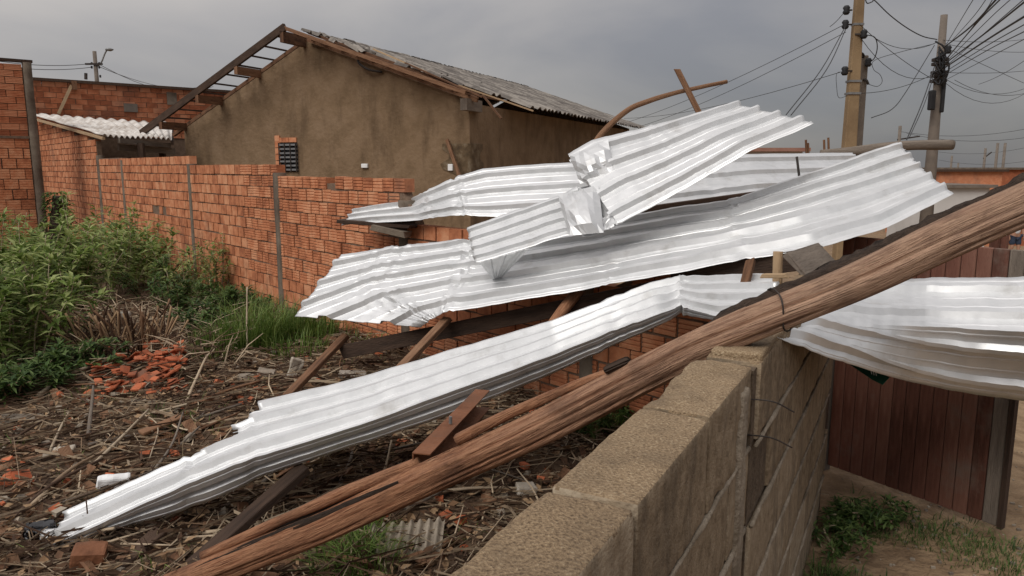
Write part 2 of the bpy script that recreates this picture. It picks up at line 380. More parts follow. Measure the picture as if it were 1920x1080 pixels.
# lumpy mortar cap on the third block and on the break
for t0, t1, s, seed in ((.86, 1.5, .012, 5),):
    q = W0 + dA * ((t0 + t1) / 2) + nA * (.064 + s); q.z = 6 * CH - .016
    link('mortar_cap', rough_box(t1 - t0, .12, .022, 14, 6, 4, .008, seed, .006).mesh('mortar_cap', 'block', True), wall, q, (0, 0, ang))
# pilaster between the two stretches of the wall
q = W0 + dA * (2 * PT - .09) + nA * .100; q.z = .002
link('pilaster', rough_box(.075, .072, 1.13, 5, 5, 30, .005, 9, .008).mesh('pilaster', 'lime', True), wall, q, (0, 0, ang))
for (a, b, c_) in (((1377, 838, 1.25), (1400, 850, 1.22), (1432, 877, 1.20)), ((1376, 845, 1.25), (1390, 870, 1.22), (1410, 895, 1.19))):
    pts = [P(*a), P(*b), P(*c_)]
    # start inside the wall face
    t = (pts[0] - W0).dot(dA); q = W0 + dA * .80 + nA * .115; q.z = 1.0 + .012 * (a[1] - 838)
    MB().tube(smooth_pts([q, q + nA * .06 + Vector((0, 0, .003)), q + nA * .10 + dA * .05 + Vector((0, 0, -.03))], 5), .0018, 5).build('tie_wire', 'dark_iron', wall)

# ------------------------------------------------------------------ brick fence
def brickmesh(name, l, h, d, m, grooves=3):
    """hollow clay brick: grooved faces; local x along, y depth, z up, centred"""
    mb = MB(); n = grooves + 1; prof = []
    for i in range(n):
        z0, z1 = -h / 2 + h * i / n, -h / 2 + h * (i + 1) / n
        prof += [(-d / 2, z0 + (.006 if i else 0)), (-d / 2, z1 - (.006 if i < n - 1 else 0))]
        if i < n - 1: prof.append((-d / 2 + .009, z1))
    prof += [(d / 2, h / 2), (d / 2, -h / 2)]
    mb.quadstrip([[Vector((x, y, z)) for y, z in prof] for x in (-l / 2, l / 2)], True)
    k = len(prof); mb.f += [tuple(range(k)), tuple(range(2 * k - 1, k - 1, -1))]; mb.uv += [[(0, 0)] * k] * 2
    mb.f = [tuple(reversed(f)) for f in mb.f]
    return mb.mesh(name, m)
def lay_wall(parent, org, d, nrm, s0, s1, z0, ztop, bl, bh, m, depth=.10, limit=300, name='brick', rank=None, gap=.014, skip=None, core='mortar', coredepth=.085):
    """bricks from s0 to s1 in running bond up to ztop(s); the nearest ones are objects, the rest one mesh"""
    vars_ = [brickmesh(name, bl - gap, bh - gap, depth, m) for _ in range(3)]
    spots = []; c = 0; z = z0
    while True:
        z = z0 + c * bh
        if z + bh > 6: break
        off = (c % 2) * .5 * bl + .08 * bl * nz(c, s0, 1, 3.7)
        k = 0; any_ = False; s = s0 + off - bl
        while s < s1:
            a, b = max(s, s0), min(s + bl, s1)
            if b - a > .35 * bl and z + bh * .8 <= ztop((a + b) / 2) + .05 * nz(s * 3, z, 2, 2) * (1 if rank else 0):
                if not (skip and skip((a + b) / 2, z)): spots.append(((a + b) / 2, z + bh / 2, (b - a - gap) / (bl - gap)))
                any_ = True
            s += bl; k += 1
        c += 1
        if not any_: break
    rz = math.atan2(d.y, d.x)
    flip = (Matrix.Rotation(rz, 3, 'Z') @ Vector((0, -1, 0))).dot(nrm) < 0
    if flip: rz += math.pi
    if rank: spots.sort(key=rank)
    rest = MB()
    for i, (s, z, sx) in enumerate(spots):
        j = .012 * nz(s, z, 7, 9)
        p = org + d * s + nrm * (j - depth / 2); p = Vector((p.x, p.y, z + .008 * nz(s, z, 3, 8)))
        if i < limit:
            o = link(name, vars_[i % 3], parent, p, (.03 * nz(s, z, 1, 7), .045 * nz(s, z, 2, 7), rz + .03 * nz(s, z, 4, 7))); o.scale = (sx * (1 + .09 * nz(s, z, 6, 11)), 1, 1 + .07 * nz(s, z, 8, 11))
        else:
            rest.box(p, ((bl - gap) * sx, depth, bh - gap), rz)
    if rest.f:
        o = rest.build(name, m, parent); o['kind'] = 'stuff'
    return spots
def core_wall(parent, org, d, nrm, s0, s1, ztop, back=.012, thick=.085, m='mortar', z0=-.3):
    mb = MB(); n_ = max(1, int((s1 - s0) / .25)); r1, r2 = [], []
    F = []; B = []
    for i in range(n_ + 1):
        s = s0 + (s1 - s0) * i / n_; f = org + d * s - nrm * back; b = f - nrm * thick; zt = ztop(s)
        F.append((Vector((f.x, f.y, z0)), Vector((f.x, f.y, zt)))); B.append((Vector((b.x, b.y, z0)), Vector((b.x, b.y, zt))))
    rows = [[a[0] for a in F], [a[1] for a in F], [a[1] for a in B], [a[0] for a in B], [a[0] for a in F]]
    mb.quadstrip(rows); k = n_ + 1
    for c in (0, n_): mb.f.append((c, c + k, c + 2 * k, c + 3 * k)); mb.uv.append([(0, 0)] * 4)
    return mb.build('mortar', m, parent)
def s_at(x, y=330):
    r = ray(x, y); r = V2(r.x, r.y)
    # C0 + s dF = k r
    den = dF.x * r.y - dF.y * r.x
    return -(C0.x * r.y - C0.y * r.x) / den
sE, s750, s517, s355, s230, s185, s78 = 0.0, s_at(752), s_at(517), s_at(355), s_at(230), s_at(185), s_at(76)
fence = thing('brick_fence', 'long orange hollow-brick boundary wall with concrete posts behind the weeds', 'wall', C0 + dF * 4)
def top_f(s):
    if s < s750: return (1.09 if s < s_at(1180) else .99 if s < s_at(1000) else 1.16) + .03 * math.sin(s * 3)
    if s < s517: return 1.51
    if s < s355: return 1.69
    if s < s230: return 1.80
    if s < s185: return 1.84
    return 2.17 + (s - s185) / (s78 - s185) * .70
mat('brick_dark', [(.055, .022, .016), (.13, .045, .028), (.20, .07, .04)], 6, .9, .4, 60, vary=.5)
def rank_f(q):
    s, z, _ = q
    pen = 0
    if s < s750 - .05: pen = 6 if z > .35 else 3
    if z < .35 and s > s750: pen = 2.2
    return s + pen - (0 if z < .4 else .3)
holes = [P(291, 381, 11.9), P(304, 381, 11.7)]
hs = [(s_at(291, 381)), (s_at(304, 381))]
def skip_f(s, z): return any(abs(s - h) < .1 and abs(z + .06 - .95) < .062 for h in hs)
lay_wall(fence, C0, dF, nF, 0, s185 - .02, 0, lambda s: top_f(s), .178, .1265, 'brick', rank=rank_f, skip=skip_f, limit=300)
lay_wall(fence, C0, dF, nF, s185 + .02, s78 + .3, 0, lambda s: top_f(s), .19, .1265, 'brick', limit=0)
core_wall(fence, C0, dF, nF, 0, s750, lambda s: top_f(s) - .1)
for a, b in ((s750, s517), (s517, s355), (s355, s230), (s230, s185), (s185, s78 + .3)):
    core_wall(fence, C0, dF, nF, a + .003, b - .003, lambda s, a=a, b=b: top_f(min(max(s, a + .01), b - .01)) - .06)
for s, h, ww in ((s_at(1100, 690), .88, .11), (s750 - .02, 1.33, .12), (s517, 1.55, .11), (s355, 1.66, .10), (s230, 1.74, .10), (s185 - .05, 1.84, .16), (s78 + .05, 2.8, .12)):
    q = C0 + dF * s + nF * .006 - nF * .05
    link('post', rough_box(ww, .118, h + .1, 2, 2, 14, .006, s, .008).mesh('post', 'concrete_post', True), fence, (q.x, q.y, -.1), (0, 0, math.atan2(dF.y, dF.x)))
# rubble end of the taller stretch
for k in range(0):
    q = C0 + dF * (s750 - .12 - .06 * k + .03 * nz(k, 1, 1, 2)) - nF * .03
    zz = 1.42 - .035 * k
    link('broken_brick', rough_box(.08 + .04 * nz(k, 2, 2, 3), .09, .09, 3, 2, 2, .012, k + 2., .008).mesh('broken_brick', 'concrete_post' if k % 2 else 'brick', True), fence, (q.x, q.y, zz - .10), (.3 * nz(k, 5, 1, 3), .3 * nz(k, 3, 1, 3), k))

# ------------------------------------------------------------------ tall brick building at the left edge
lb0 = V2(-9.33, 15.0); lbd = V2(-.76, -.65); lbn = V2(-lbd.y, lbd.x)
if lbn.dot(-lb0) < 0: lbn = -lbn
lb = thing('brick_building', 'tall unplastered brick house wall with square bricks and a grey corner pillar', 'building', lb0)
LT = 3.62
lay_wall(lb, lb0, lbd, lbn, .16, 3.0, 0, lambda s: 2.18, .245, .198, 'brick', limit=300, gap=.014)
lay_wall(lb, lb0, lbd, lbn, .16, 2.2, 2.2, lambda s: LT, .30, .125, 'brick_far', limit=300, gap=.012)
mb = MB(); ctr = lb0 + lbd * 1.5 - lbn * .30
mb.box((ctr.x, ctr.y, LT / 2 - .05), (3.0, .55, LT - .1), math.atan2(lbd.y, lbd.x)); mb.build('core_wall', 'mortar', lb)
q = lb0 + lbd * .075 - lbn * .03
link('pillar', rough_box(.15, .13, LT, 2, 2, 24, .010, 4, .012).mesh('pillar', 'concrete_post', True), lb, (q.x, q.y, 0), (0, 0, math.atan2(lbd.y, lbd.x)))
q = lb0 + lbd * 1.5 - lbn * .05
mb = MB().box((q.x, q.y, LT + .02), (3.04, .16, .05), math.atan2(lbd.y, lbd.x)); mb.build('coping', 'dark_timber', lb)
q = lb0 + lbd * .9
mb = MB().box((q.x + lbn.x * .003, q.y + lbn.y * .003, 2.19), (1.6, .03, .05), math.atan2(lbd.y, lbd.x)); mb.build('mortar_band', 'mortar', lb)

# ------------------------------------------------------------------ back brick house behind the shed
bb0 = V2(-12.6, 18.75); bbd = V2(.76, .65).normalized(); bbn = V2(bbd.y, -bbd.x)
bb = thing('back_brick_house', 'brick house wall with dark flat coping behind the white shed roof', 'building', bb0)
lay_wall(bb, bb0, bbd, bbn, 0, 8.2, 2.42, lambda s: 3.80, .285, .135, 'brick_far', limit=300, gap=.013)
mb = MB(); q = bb0 + bbd * 4.1 - bbn * .2; mb.box((q.x, q.y, 1.85), (8.2, .36, 3.7), math.atan2(bbd.y, bbd.x)); mb.build('core_wall', 'mortar', bb)
mb = MB(); q = bb0 + bbd * 4.1 - bbn * .12; mb.box((q.x, q.y, 3.80), (8.4, .42, .07), math.atan2(bbd.y, bbd.x)); mb.build('coping', 'dark_timber', bb)
def bbp(x, y, out=.03):
    r = ray(x, y); den = bbd.x * r.y - bbd.y * r.x; s = -(bb0.x * r.y - bb0.y * r.x) / den
    q = bb0 + bbd * s + bbn * out; k = q.y / r.y; return Vector((q.x, q.y, EYE + r.z * k))
MB().board(bbp(133, 160, .06), bbp(108, 214, .10), .07, .04, bbn).build('prop_stick', 'pale_timber', bb)
mb = MB().box(bbp(138, 160, .05), (.12, .1, .22), .7); mb.build('bracket', 'old_timber', bb)
mb = MB().box(bbp(245, 202, .012), (.34, .02, .22), math.atan2(bbd.y, bbd.x)); mb.build('vent_block', 'pole_grey', bb)
mb = MB().box(bbp(322, 185, .012), (.26, .02, .34), math.atan2(bbd.y, bbd.x)); mb.build('plaster_patch', 'concrete_post', bb)

# ------------------------------------------------------------------ shed roof
shed = thing('lean_to_shed', 'small lean-to with a dirty white corrugated roof between fence and gable house', 'shed', (-8.6, 17, 0))
A_, B_, C_, D_ = Vector((-12.0, 18.9, 2.92)), Vector((-9.3, 20.9, 2.80)), Vector((-6.95, 15.55, 2.17)), Vector((-7.62, 14.2, 2.20))
mb = MB(); rows = []
for i in range(15):
    f = i / 14; a = A_.lerp(D_, f); b = B_.lerp(C_, f); row = []
    for j in range(121):
        g_ = j / 120; p = a.lerp(b, g_); row.append(p + Vector((0, 0, .028 * math.sin(g_ * 2 * math.pi * 13) + .03 * nz(p.x, p.y, 1, 1.2))))
    rows.append(row)
mb.quadstrip(rows); o = mb.build('corrugated_roof', 'fibre_cement', shed, True); mm = o.modifiers.new('thick', 'SOLIDIFY'); mm.thickness = .012
up = Vector((0, 0, .07))
MB().board(D_ - up * 1.2 + Vector((.15, .25, 0)), C_ - up * 1.6 + Vector((-.1, .1, 0)), .06, .09).build('roof_beam', 'grey_timber', shed)
MB().board(D_ - up * 2.9 + Vector((.0, .5, 0)), C_ - up * 3.2 + Vector((-.1, .3, 0)), .05, .12).build('roof_beam', 'grey_timber', shed)
MB().board(A_ - up, D_ - up * .8, .05, .05).build('verge_batten', 'pale_timber', shed)
MB().board(B_ - up, C_ - up, .05, .06).build('rafter', 'dark_timber', shed)
MB().board(Vector((-7.25, 14.85, -.1)), Vector((-7.25, 14.85, 2.08)), .1, .1, (1, 0, 0)).build('post', 'dark_timber', shed)
MB().board(Vector((-7.35, 15.95, -.1)), Vector((-7.35, 15.95, 2.08)), .1, .1, (1, 0, 0)).build('post', 'dark_timber', shed)

# ------------------------------------------------------------------ gable house
H0 = Vector((-.75, 13.5, 0)); hA = Vector((.407, .913, 0)).normalized(); hB = Vector((-hA.y, hA.x, 0))
def H(a, b, z): return H0 + hA * a + hB * b + Vector((0, 0, z))
HL, HW, HP = 10.6, 6.85, 3.5
zR, zL, zP = 2.78, 2.42, 4.0
house = thing('gable_house', 'brown plastered gable house with storm-stripped tiled roof', 'house', H(0, 3.4, 0))
def gable(a, th):
    mb = MB(); pr = [(0, -.3), (HW, -.3), (HW, zL), (HP, zP), (0, zR)]
    f = [H(a, b, z) for b, z in pr]; k = [H(a + th, b, z) for b, z in pr]
    mb.poly(f); mb.f[-1] = tuple(reversed(mb.f[-1])); mb.poly(k)
    n_ = len(pr)
    for i in range(n_):
        j = (i + 1) % n_; mb.f.append((i, j, n_ + j, n_ + i)); mb.uv.append([(0, 0)] * 4)
    return mb
gable(0, .15).build('gable_wall', 'plaster', house)
gable(HL - .15, .15).build('rear_wall', 'plaster', house)
def hbox(name, m, a0, a1, b0, b1, z0, z1, parent=house):
    mb = MB(); v = [H(a, b, z) for z in (z0, z1) for a, b in ((a0, b0), (a1, b0), (a1, b1), (a0, b1))]
    mb.v = v
    for f in ((3, 2, 1, 0), (4, 5, 6, 7), (0, 1, 5, 4), (1, 2, 6, 5), (2, 3, 7, 6), (3, 0, 4, 7)):
        mb.f.append(f); mb.uv.append([(0, 0), (.1, 0), (.1, 1), (0, 1)])
    return mb.build(name, m, parent)
hbox('side_wall', 'plaster', .152, HL - .152, .003, .15, -.3, zR - .05)
hbox('side_wall', 'plaster', .152, HL - .152, HW - .15, HW - .003, -.3, zL - .05)
sR = (zP - zR) / HP; sL = (zP - zL) / (HW - HP)
def RR(a, b, dz=0): return H(a, b, zP + dz - (HP - b) * sR)        # right slope
def RL(a, b, dz=0): return H(a, b, zP + dz - (b - HP) * sL)        # left slope
OV = -.62
# verge boards, rafters, purlin ends
MB().board(RL(OV, HP - .02, .16), RL(OV, HW + .55, .16), .06, .13).build('verge_board', 'dark_timber', house)
MB().board(RL(.03, HP, .05), RL(.03, HW + .35, .05), .07, .07).build('rafter', 'old_timber', house)
MB().board(RR(OV, HP, .15), RR(OV, -.25, .15), .045, .065).build('verge_board', 'old_timber', house)
MB().board(RR(-.08, HP - .1, .06), RR(-.08, -.2, .06), .06, .09).build('rafter', 'old_timber', house)
MB().board(RR(-.30, HP - .3, .20), RR(-.34, .2, .19), .05, .05).build('batten', 'old_timber', house)
for b, hgt in ((HP + .05, .20), (HP + 1.2, .15), (HP + 2.25, .15), (HW - .05, .15)):
    MB().board(RL(OV - .03, b, .02), RL(.6, b, .02), .08, hgt).build('purlin', 'old_timber', house)
MB().board(RR(-.30, -.04, -.08), RR(.3, -.04, -.08), .13, .20).build('purlin_end', 'grey_timber', house)
for i in range(11):
    b = HP + .22 + i * .33
    MB().board(RL(OV - .02, b, .13), RL(OV + 4.5 if i > 4 else HL, b, .13), .035, .03).build('batten', 'dark_timber', house)
# stripped battens near the verge on the tiled slope
for i in range(11):
    b = HP - .25 - i * .33
    MB().board(RR(OV + .05, b, .11), RR(HL + .2, b, .11), .04, .03).build('batten', 'old_timber', house)
# tiles
tm = MB(); rows = []
prof = [(-.125, 0), (-.085, .012), (-.05, .040), (0, .052), (.05, .040), (.085, .012), (.125, 0)]
for y, dz in ((-.22, .010), (.22, .0)):
    rows.append([Vector((x, y, z + dz)) for x, z in prof])
tm.quadstrip(rows); tm.quadstrip([rows[1], [v - Vector((0, 0, .016)) for v in rows[1]]])
tile_me = tm.mesh('roof_tile', 'roof_tile', True)
def tmat(side, a, b, jit):
    # local x along the ridge, y down the slope, z out
    if side > 0: dn = (RR(0, 0) - RR(0, 1)).normalized(); c = RR(a, b, .155)
    else: dn = (RL(0, HP + 1) - RL(0, HP)).normalized(); c = RL(a, b, .155)
    x = hA; z = x.cross(dn).normalized()
    if z.z < 0: x = -x; z = -z
    m = Matrix((x, dn, z)).transposed()
    return c, (m @ Matrix.Rotation(jit, 3, 'Z')).to_euler()
spots = []
rs = random.Random(4)
for i in range(12):
    b = HP - .12 - i * .345
    start = max(.05, -.35 + i * .13 + rs.uniform(0, .5)) if i > 2 else .02
    a = start
    a = math.ceil(a / .225) * .225
    while a < HL + .3:
        hole = (a < 3.2 and rs.random() < .16) or rs.random() < .012
        if not hole: spots.append((a, b + rs.uniform(-.02, .02), rs.uniform(-.03, .03) if rs.random() < .85 else rs.uniform(-.5, .5)))
        a += .225
spots.sort(key=lambda q: q[0] - (.8 if q[1] < .3 else 0))
rest = MB()
for i, (a, b, j) in enumerate(spots):
    c, e = tmat(1, a, b, j)
    if i < 300: link('roof_tile', tile_me, house, c, e)
    else:
        m3 = e.to_matrix(); bs = len(rest.v)
        rest.v += [c + m3 @ v.co for v in tile_me.vertices]
        for p in tile_me.polygons: rest.f.append(tuple(bs + k for k in p.vertices)); rest.uv.append([(0, 0)] * 4)
o = rest.build('roof_tile', 'roof_tile', house, True); o['kind'] = 'stuff'
# left slope, far part still tiled
rest = MB()
for i in range(12):
    for k in range(18, 48):
        c, e = tmat(-1, k * .225, HP + .15 + i * .33, 0); m3 = e.to_matrix(); bs = len(rest.v)
        rest.v += [c + m3 @ v.co for v in tile_me.vertices]
        for p in tile_me.polygons: rest.f.append(tuple(bs + k2 for k2 in p.vertices)); rest.uv.append([(0, 0)] * 4)
o = rest.build('roof_tile_slope', 'roof_tile', house, True); o['kind'] = 'stuff'
# ridge caps that are left
for k in range(3, 45):
    if rs.random() < .25: continue
    p0 = RR(k * .24, HP, .15 + rs.uniform(-.01, .02)); mb = MB(); rows = []
    for f in (0, 1):
        row = []
        for j in range(7):
            an = math.pi * j / 6; row.append(p0 + hA * (f * .27) + hB * math.cos(an) * .10 + Vector((0, 0, math.sin(an) * .07)))
        rows.append(row)
    mb.quadstrip(rows); mb.build('ridge_tile', 'roof_tile', house, True)
# loose sticks and tile bits on the torn verge
for a, b, c_, d_ in (((905, 178, 12.9), (940, 222, 12.75), .05, 'old_timber'), ((760, 118, 13.6), (905, 182, 12.9), .045, 'old_timber'), ((860, 160, 13.2), (1000, 208, 13.1), .04, 'pale_timber'), ((700, 92, 13.9), (800, 135, 13.5), .04, 'pale_timber')):
    MB().board(P(*a), P(*b), c_, .025).build('loose_batten', d_, house)
for k in range(26):
    b = rs.uniform(.0, 3.4); a = rs.uniform(-.55, .25)
    c, e = tmat(1, a, b, rs.uniform(-1, 1)); c.z += .05
    o = link('loose_tile', tile_me, house, c, (e.x + rs.uniform(-.25, .25), e.y + rs.uniform(-.25, .25), e.z)); o.scale = (rs.uniform(.4, .9), rs.uniform(.3, .8), 1)
# gable window with red brick cheek and iron grille
def GP(x, y, out=0.0):                       # a pixel on the gable plane
    r = ray(x, y); n_ = -hA; k = (H0 + n_ * out - Vector((0, 0, EYE))).dot(n_) / r.dot(n_); return Vector((0, 0, EYE)) + r * k
def gb(x, y): q = GP(x, y); return (q - H0).dot(hB), q.z
b1, z1 = gb(526, 268); b0, z0 = gb(560, 322)
win = hbox('window', 'black_rubber', -.004, .05, b0, b1, z0, z1)
for i in range(7):
    z = z0 + (z1 - z0) * (i + .5) / 7
    mb = MB().board(H(-.03, b0, z), H(-.03, b1, z), .05, .035, (0, 0, 1)); mb.build('louvre', 'grey_metal', win)
for f in (.0, .33, .66, 1.0):
    b = b0 + (b1 - b0) * f
    mb = MB().tube([H(-.06, b, z0), H(-.06, b, z1)], .012, 6); mb.build('bar', 'dark_iron', win)
bE, _ = gb(517, 268)
for i in range(6):
    z = z0 - .02 + i * .125; hbox('brick_cheek', 'brick', -.03, .05, b1 + .005, bE, z, z + .11)
for i in range(3):
    f0 = b0 + (bE - b0) * i / 3; hbox('brick_lintel', 'brick', -.025, .05, f0 + .008, b0 + (bE - b0) * (i + 1) / 3, z1 + .01, z1 + .10)
# bent rod, sockets, leaning stick, crumbled corner
MB().tube(smooth_pts([GP(672, 107, .03), GP(673, 118, .10), GP(690, 130, .12), GP(716, 135, .03)], 6), .022, 7).build('bent_rod', 'dark_iron', house, True)
MB().board(GP(690, 108, .03), GP(716, 118, .03), .03, .05, -hA).build('rod_bracket', 'old_timber', house)
for x, y in ((684, 311), (845, 314)):
    q = GP(x, y, .02); bev(MB().box(q, (.14 if x < 700 else .10, .05, .08 if x < 700 else .12), math.atan2(hB.y, hB.x)).build('socket_box', 'white_plastic', house), .008)
MB().board(GP(838, 262, .05), GP(862, 332, .30), .06, .04, -hA).build('leaning_batten', 'old_timber', house)
mb = MB(); rows = []
for i in range(13):
    row = []
    for j in range(9):
        z = zR - .75 - i * .09; edge = .34 + .5 * nz(i, 3, 1, .45)
        if j <= 4: p = H(-.012 - .018 * abs(nz(i, j, 4, .9)), edge * (1 - j / 4) - .012, z)
        else: p = H((j - 4) / 4 * edge * .9 - .012, -.012 - .018 * abs(nz(i, j, 6, .9)), z)
        row.append(p)
    rows.append(row)
mb.quadstrip(rows); mb.build('crumbled_corner', 'plaster_stain', house, True)
# ================================================================== FALLEN ROOF
# flat pans with two pressed lines, narrow steep ribs
PROF = [(0, 0), (.13, 0), (.15, .10), (.18, .10), (.20, 0), (.385, 0), (.44, 1), (.56, 1), (.615, 0), (.80, 0), (.82, .10), (.85, .10), (.87, 0)]
def sheet(name, label, st, ribs, kinks=(), seed=0, rib_h=.030, group='torn roof sheets', dent=.006, trim=None, soft=.22, nref=(0, -.35, 1)):
    """a ribbed metal sheet; st: stations along it, each a list of rail points across it; ribs per band"""
    st = [[Vector(p) for p in s] for s in st]; k = len(st[0])
    # dense stations along the length
    dense = []; pos = []
    for i in range(len(st) - 1):
        a, b = st[i], st[i + 1]; z = st[max(0, i - 1)]; c = st[min(len(st) - 1, i + 2)]
        le = max((b[r] - a[r]).length for r in range(k)); n = max(5, int(le / .022))
        for q in range(n):
            t = q / n; row = []
            for r in range(k):
                lin = a[r].lerp(b[r], t)
                cat = .5 * (2 * a[r] + (b[r] - z[r]) * t + (2 * z[r] - 5 * a[r] + 4 * b[r] - c[r]) * t * t + (3 * a[r] - z[r] - 3 * b[r] + c[r]) * t ** 3)
                row.append(lin.lerp(cat, soft))
            dense.append(row); pos.append(i + t)
    dense.append(st[-1]); pos.append(len(st) - 1)
    N = len(dense); rows = []
    for i in range(N):
        tang = [(dense[min(N - 1, i + 1)][r] - dense[max(0, i - 1)][r]).normalized() for r in range(k)]
        kf = 0; cr = 0
        for s0, amp, wd in kinks:
            e = math.exp(-((pos[i] - s0) / wd) ** 2); kf = max(kf, e * min(1, amp * 14)); cr = max(cr, amp * e)
        row = []; off = 0.0; upar = []
        for b in range(k - 1):
            p, q = dense[i][b], dense[i][b + 1]; ac = q - p; wdt = ac.length
            n = ac.cross(tang[b]).normalized()
            if n.dot(Vector(nref)) < 0: n = -n
            nr = ribs[b]
            us = [((c_ + f_) / nr, h_) for c_ in range(nr) for f_, h_ in PROF] if nr else [(i_ / 6, 0) for i_ in range(6)]
            if b == k - 2: us.append((1, 0))
            for u, h in us:
                h *= rib_h * min(1, wdt / (max(nr, 1) * .14))
                x_ = u * wdt + off + seed * 7.3
                bulge = dent * noise.noise(Vector((x_ * 3, pos[i] * 1.6, seed))) + .003 * noise.noise(Vector((x_ * 9, pos[i] * 6, seed)))
                f1 = noise.noise(Vector((x_ * 5, pos[i] * 6, seed + 3))); f2 = noise.noise(Vector((x_ * 11, pos[i] * 13, seed + 5)))
                crv = cr * (.8 - 2.6 * abs(f1) + .6 - 1.8 * abs(f2))
                row.append(p + ac * u + n * (h * (1 - .75 * kf) + bulge + crv)); upar.append((b + u) / (k - 1))
            off += wdt
        rows.append(row)
    # ragged ends: slide the end rows a little along the sheet
    for e, s in ((0, 1), (-1, -1)):
        for j in range(len(rows[0])):
            t = (rows[e][j] - rows[e + s][j]).normalized(); rows[e][j] = rows[e][j] + t * .012 * nz(j * .35, seed, 2, 1)
    mb = MB(); mb.quadstrip(rows); org = rows[N // 2][0]
    if trim:
        W_ = len(rows[0]); keep = [i for i in range(len(mb.f)) if trim(upar[i % (W_ - 1)], pos[i // (W_ - 1)])]
        mb.f = [mb.f[i] for i in keep]; mb.uv = [mb.uv[i] for i in keep]
    o = mb.build(name, 'galvanised', None, False, org)
    m = o.modifiers.new('thick', 'SOLIDIFY'); m.thickness = .0012; m.offset = -1
    o.data.polygons.foreach_set('use_smooth', [True] * len(o.data.polygons))
    o.data.set_sharp_from_angle(angle=R(24))
    return tag(o, label, 'roof sheet', group)
def ST(*rows): return [[P(*p) for p in r] for r in rows]
# flat sheet at the back, bridging the brick fence
sheet('metal_roof_sheet', 'silver ribbed sheet lying flat at the back over the brick fence', ST(
    ((666, 392, 6.6), (640, 422, 6.3)), ((762, 376, 6.5), (784, 413, 6.0)), ((837, 339, 6.35), (850, 404, 5.75)), ((905, 316, 6.3), (931, 406, 5.6)),
    ((1066, 304, 6.2), (1080, 398, 5.45)), ((1230, 297, 6.2), (1230, 389, 5.4)), ((1400, 289, 6.4), (1420, 364, 5.6)), ((1599, 286, 6.8), (1620, 352, 6.0))),
    (3,), ((2.3, .014, .2), (1.4, .010, .2), (5.6, .006, .15)), 1)
# buckled sheet on top of the heap
sheet('metal_roof_sheet', 'silver ribbed sheet buckled and crumpled in the middle, topmost on the heap', ST(
    ((876, 427, 4.75), (890, 493, 4.40)), ((960, 397, 4.72), (985, 466, 4.36)), ((1046, 367, 4.70), (1062, 441, 4.32)), ((1082, 352, 4.62), (1095, 444, 4.28)),
    ((1121, 346, 4.86), (1124, 440, 4.28)), ((1092, 330, 4.95), (1140, 430, 4.27)), ((1066, 289, 4.90), (1160, 420, 4.26)), ((1110, 262, 4.92), (1215, 392, 4.24)), ((1190, 244, 4.95), (1290, 352, 4.22)), ((1280, 219, 5.0), (1410, 282, 4.2)), ((1370, 193, 5.05), (1527, 231, 4.2))),
    (4,), ((2.9, .016, .30), (4.2, .024, .5), (5.5, .022, .4), (8.3, .006, .14)), 2, dent=.005)
# big bent sheet in the middle
sheet('metal_roof_sheet', 'widest silver ribbed sheet, creased, running from the weeds up to the street log', ST(
    ((640, 477, 5.6), (553, 593, 4.95), (789, 614, 4.5)), ((745, 462, 5.5), (690, 540, 4.98), (808, 600, 4.45)), ((872, 447, 5.3), (865, 508, 4.85), (832, 587, 4.4)), ((960, 437, 5.15), (960, 500, 4.7), (950, 567, 4.25)),
    ((1100, 418, 4.95), (1095, 478, 4.5), (1090, 543, 4.1)), ((1263, 389, 4.75), (1262, 447, 4.3), (1270, 511, 3.85)), ((1369, 376, 4.65), (1375, 428, 4.2), (1390, 488, 3.7)), ((1467, 341, 4.6), (1490, 398, 4.15), (1530, 466, 3.55)), ((1580, 302, 4.55), (1620, 360, 4.15), (1665, 425, 3.6)), ((1683, 266, 4.55), (1735, 322, 4.15), (1788, 364, 3.7))),
    (3, 2), ((2.05, .014, .18), (1.0, .010, .35), (6.05, .011, .14), (4.3, .006, .12)), 3)
# long low sheet sagging from the corner into the rubble
F4 = [P(90, 1026, 2.80), P(218, 968, 2.85), P(346, 911, 2.90), P(440, 872, 2.93), P(500, 852, 2.96)]
B4 = [P(88, 1038, 2.82), P(218, 992, 2.89), P(350, 957, 2.95), P(440, 920, 2.985), P(500, 890, 3.02)]
T5 = P(484, 753, 3.62); dT = T5 - F4[4]
ends = ((.10, 3.95), (.19, 3.55), (.26, 3.0), (.315, 2.3), (9, 0))       # the sheet is torn off rib by rib
def torn(u, s_):
    for lim, st_ in ends:
        if u <= lim: return s_ >= st_ + .10 * nz(u, 1, 1, 40)
sheet('metal_roof_sheet', 'long silver sheet slanting from the wall corner down into the rubble', [[F4[i] + dT, F4[i], B4[i]] for i in range(5)] + ST(
    ((700, 701, 3.75), (700, 788, 3.03), (700, 826, 3.09)), ((850, 656, 3.85), (850, 733, 3.1), (860, 772, 3.16)), ((1037, 603, 3.95), (1044, 663, 3.2), (1030, 704, 3.255)), ((1220, 533, 3.9), (1240, 586, 3.25), (1245, 606, 3.29)), ((1276, 521, 3.85), (1276, 577, 3.3), (1276, 592, 3.34)),
    ((1360, 516, 3.7), (1345, 592, 3.05), (1345, 600, 3.08)), ((1462, 514, 3.5), (1450, 590, 2.85), (1450, 598, 2.88))),
    (4, 1), ((2.05, .010, .16), (9.0, .014, .16), (3.7, .006, .2), (7.6, .006, .2)), 4, rib_h=.024, trim=torn)
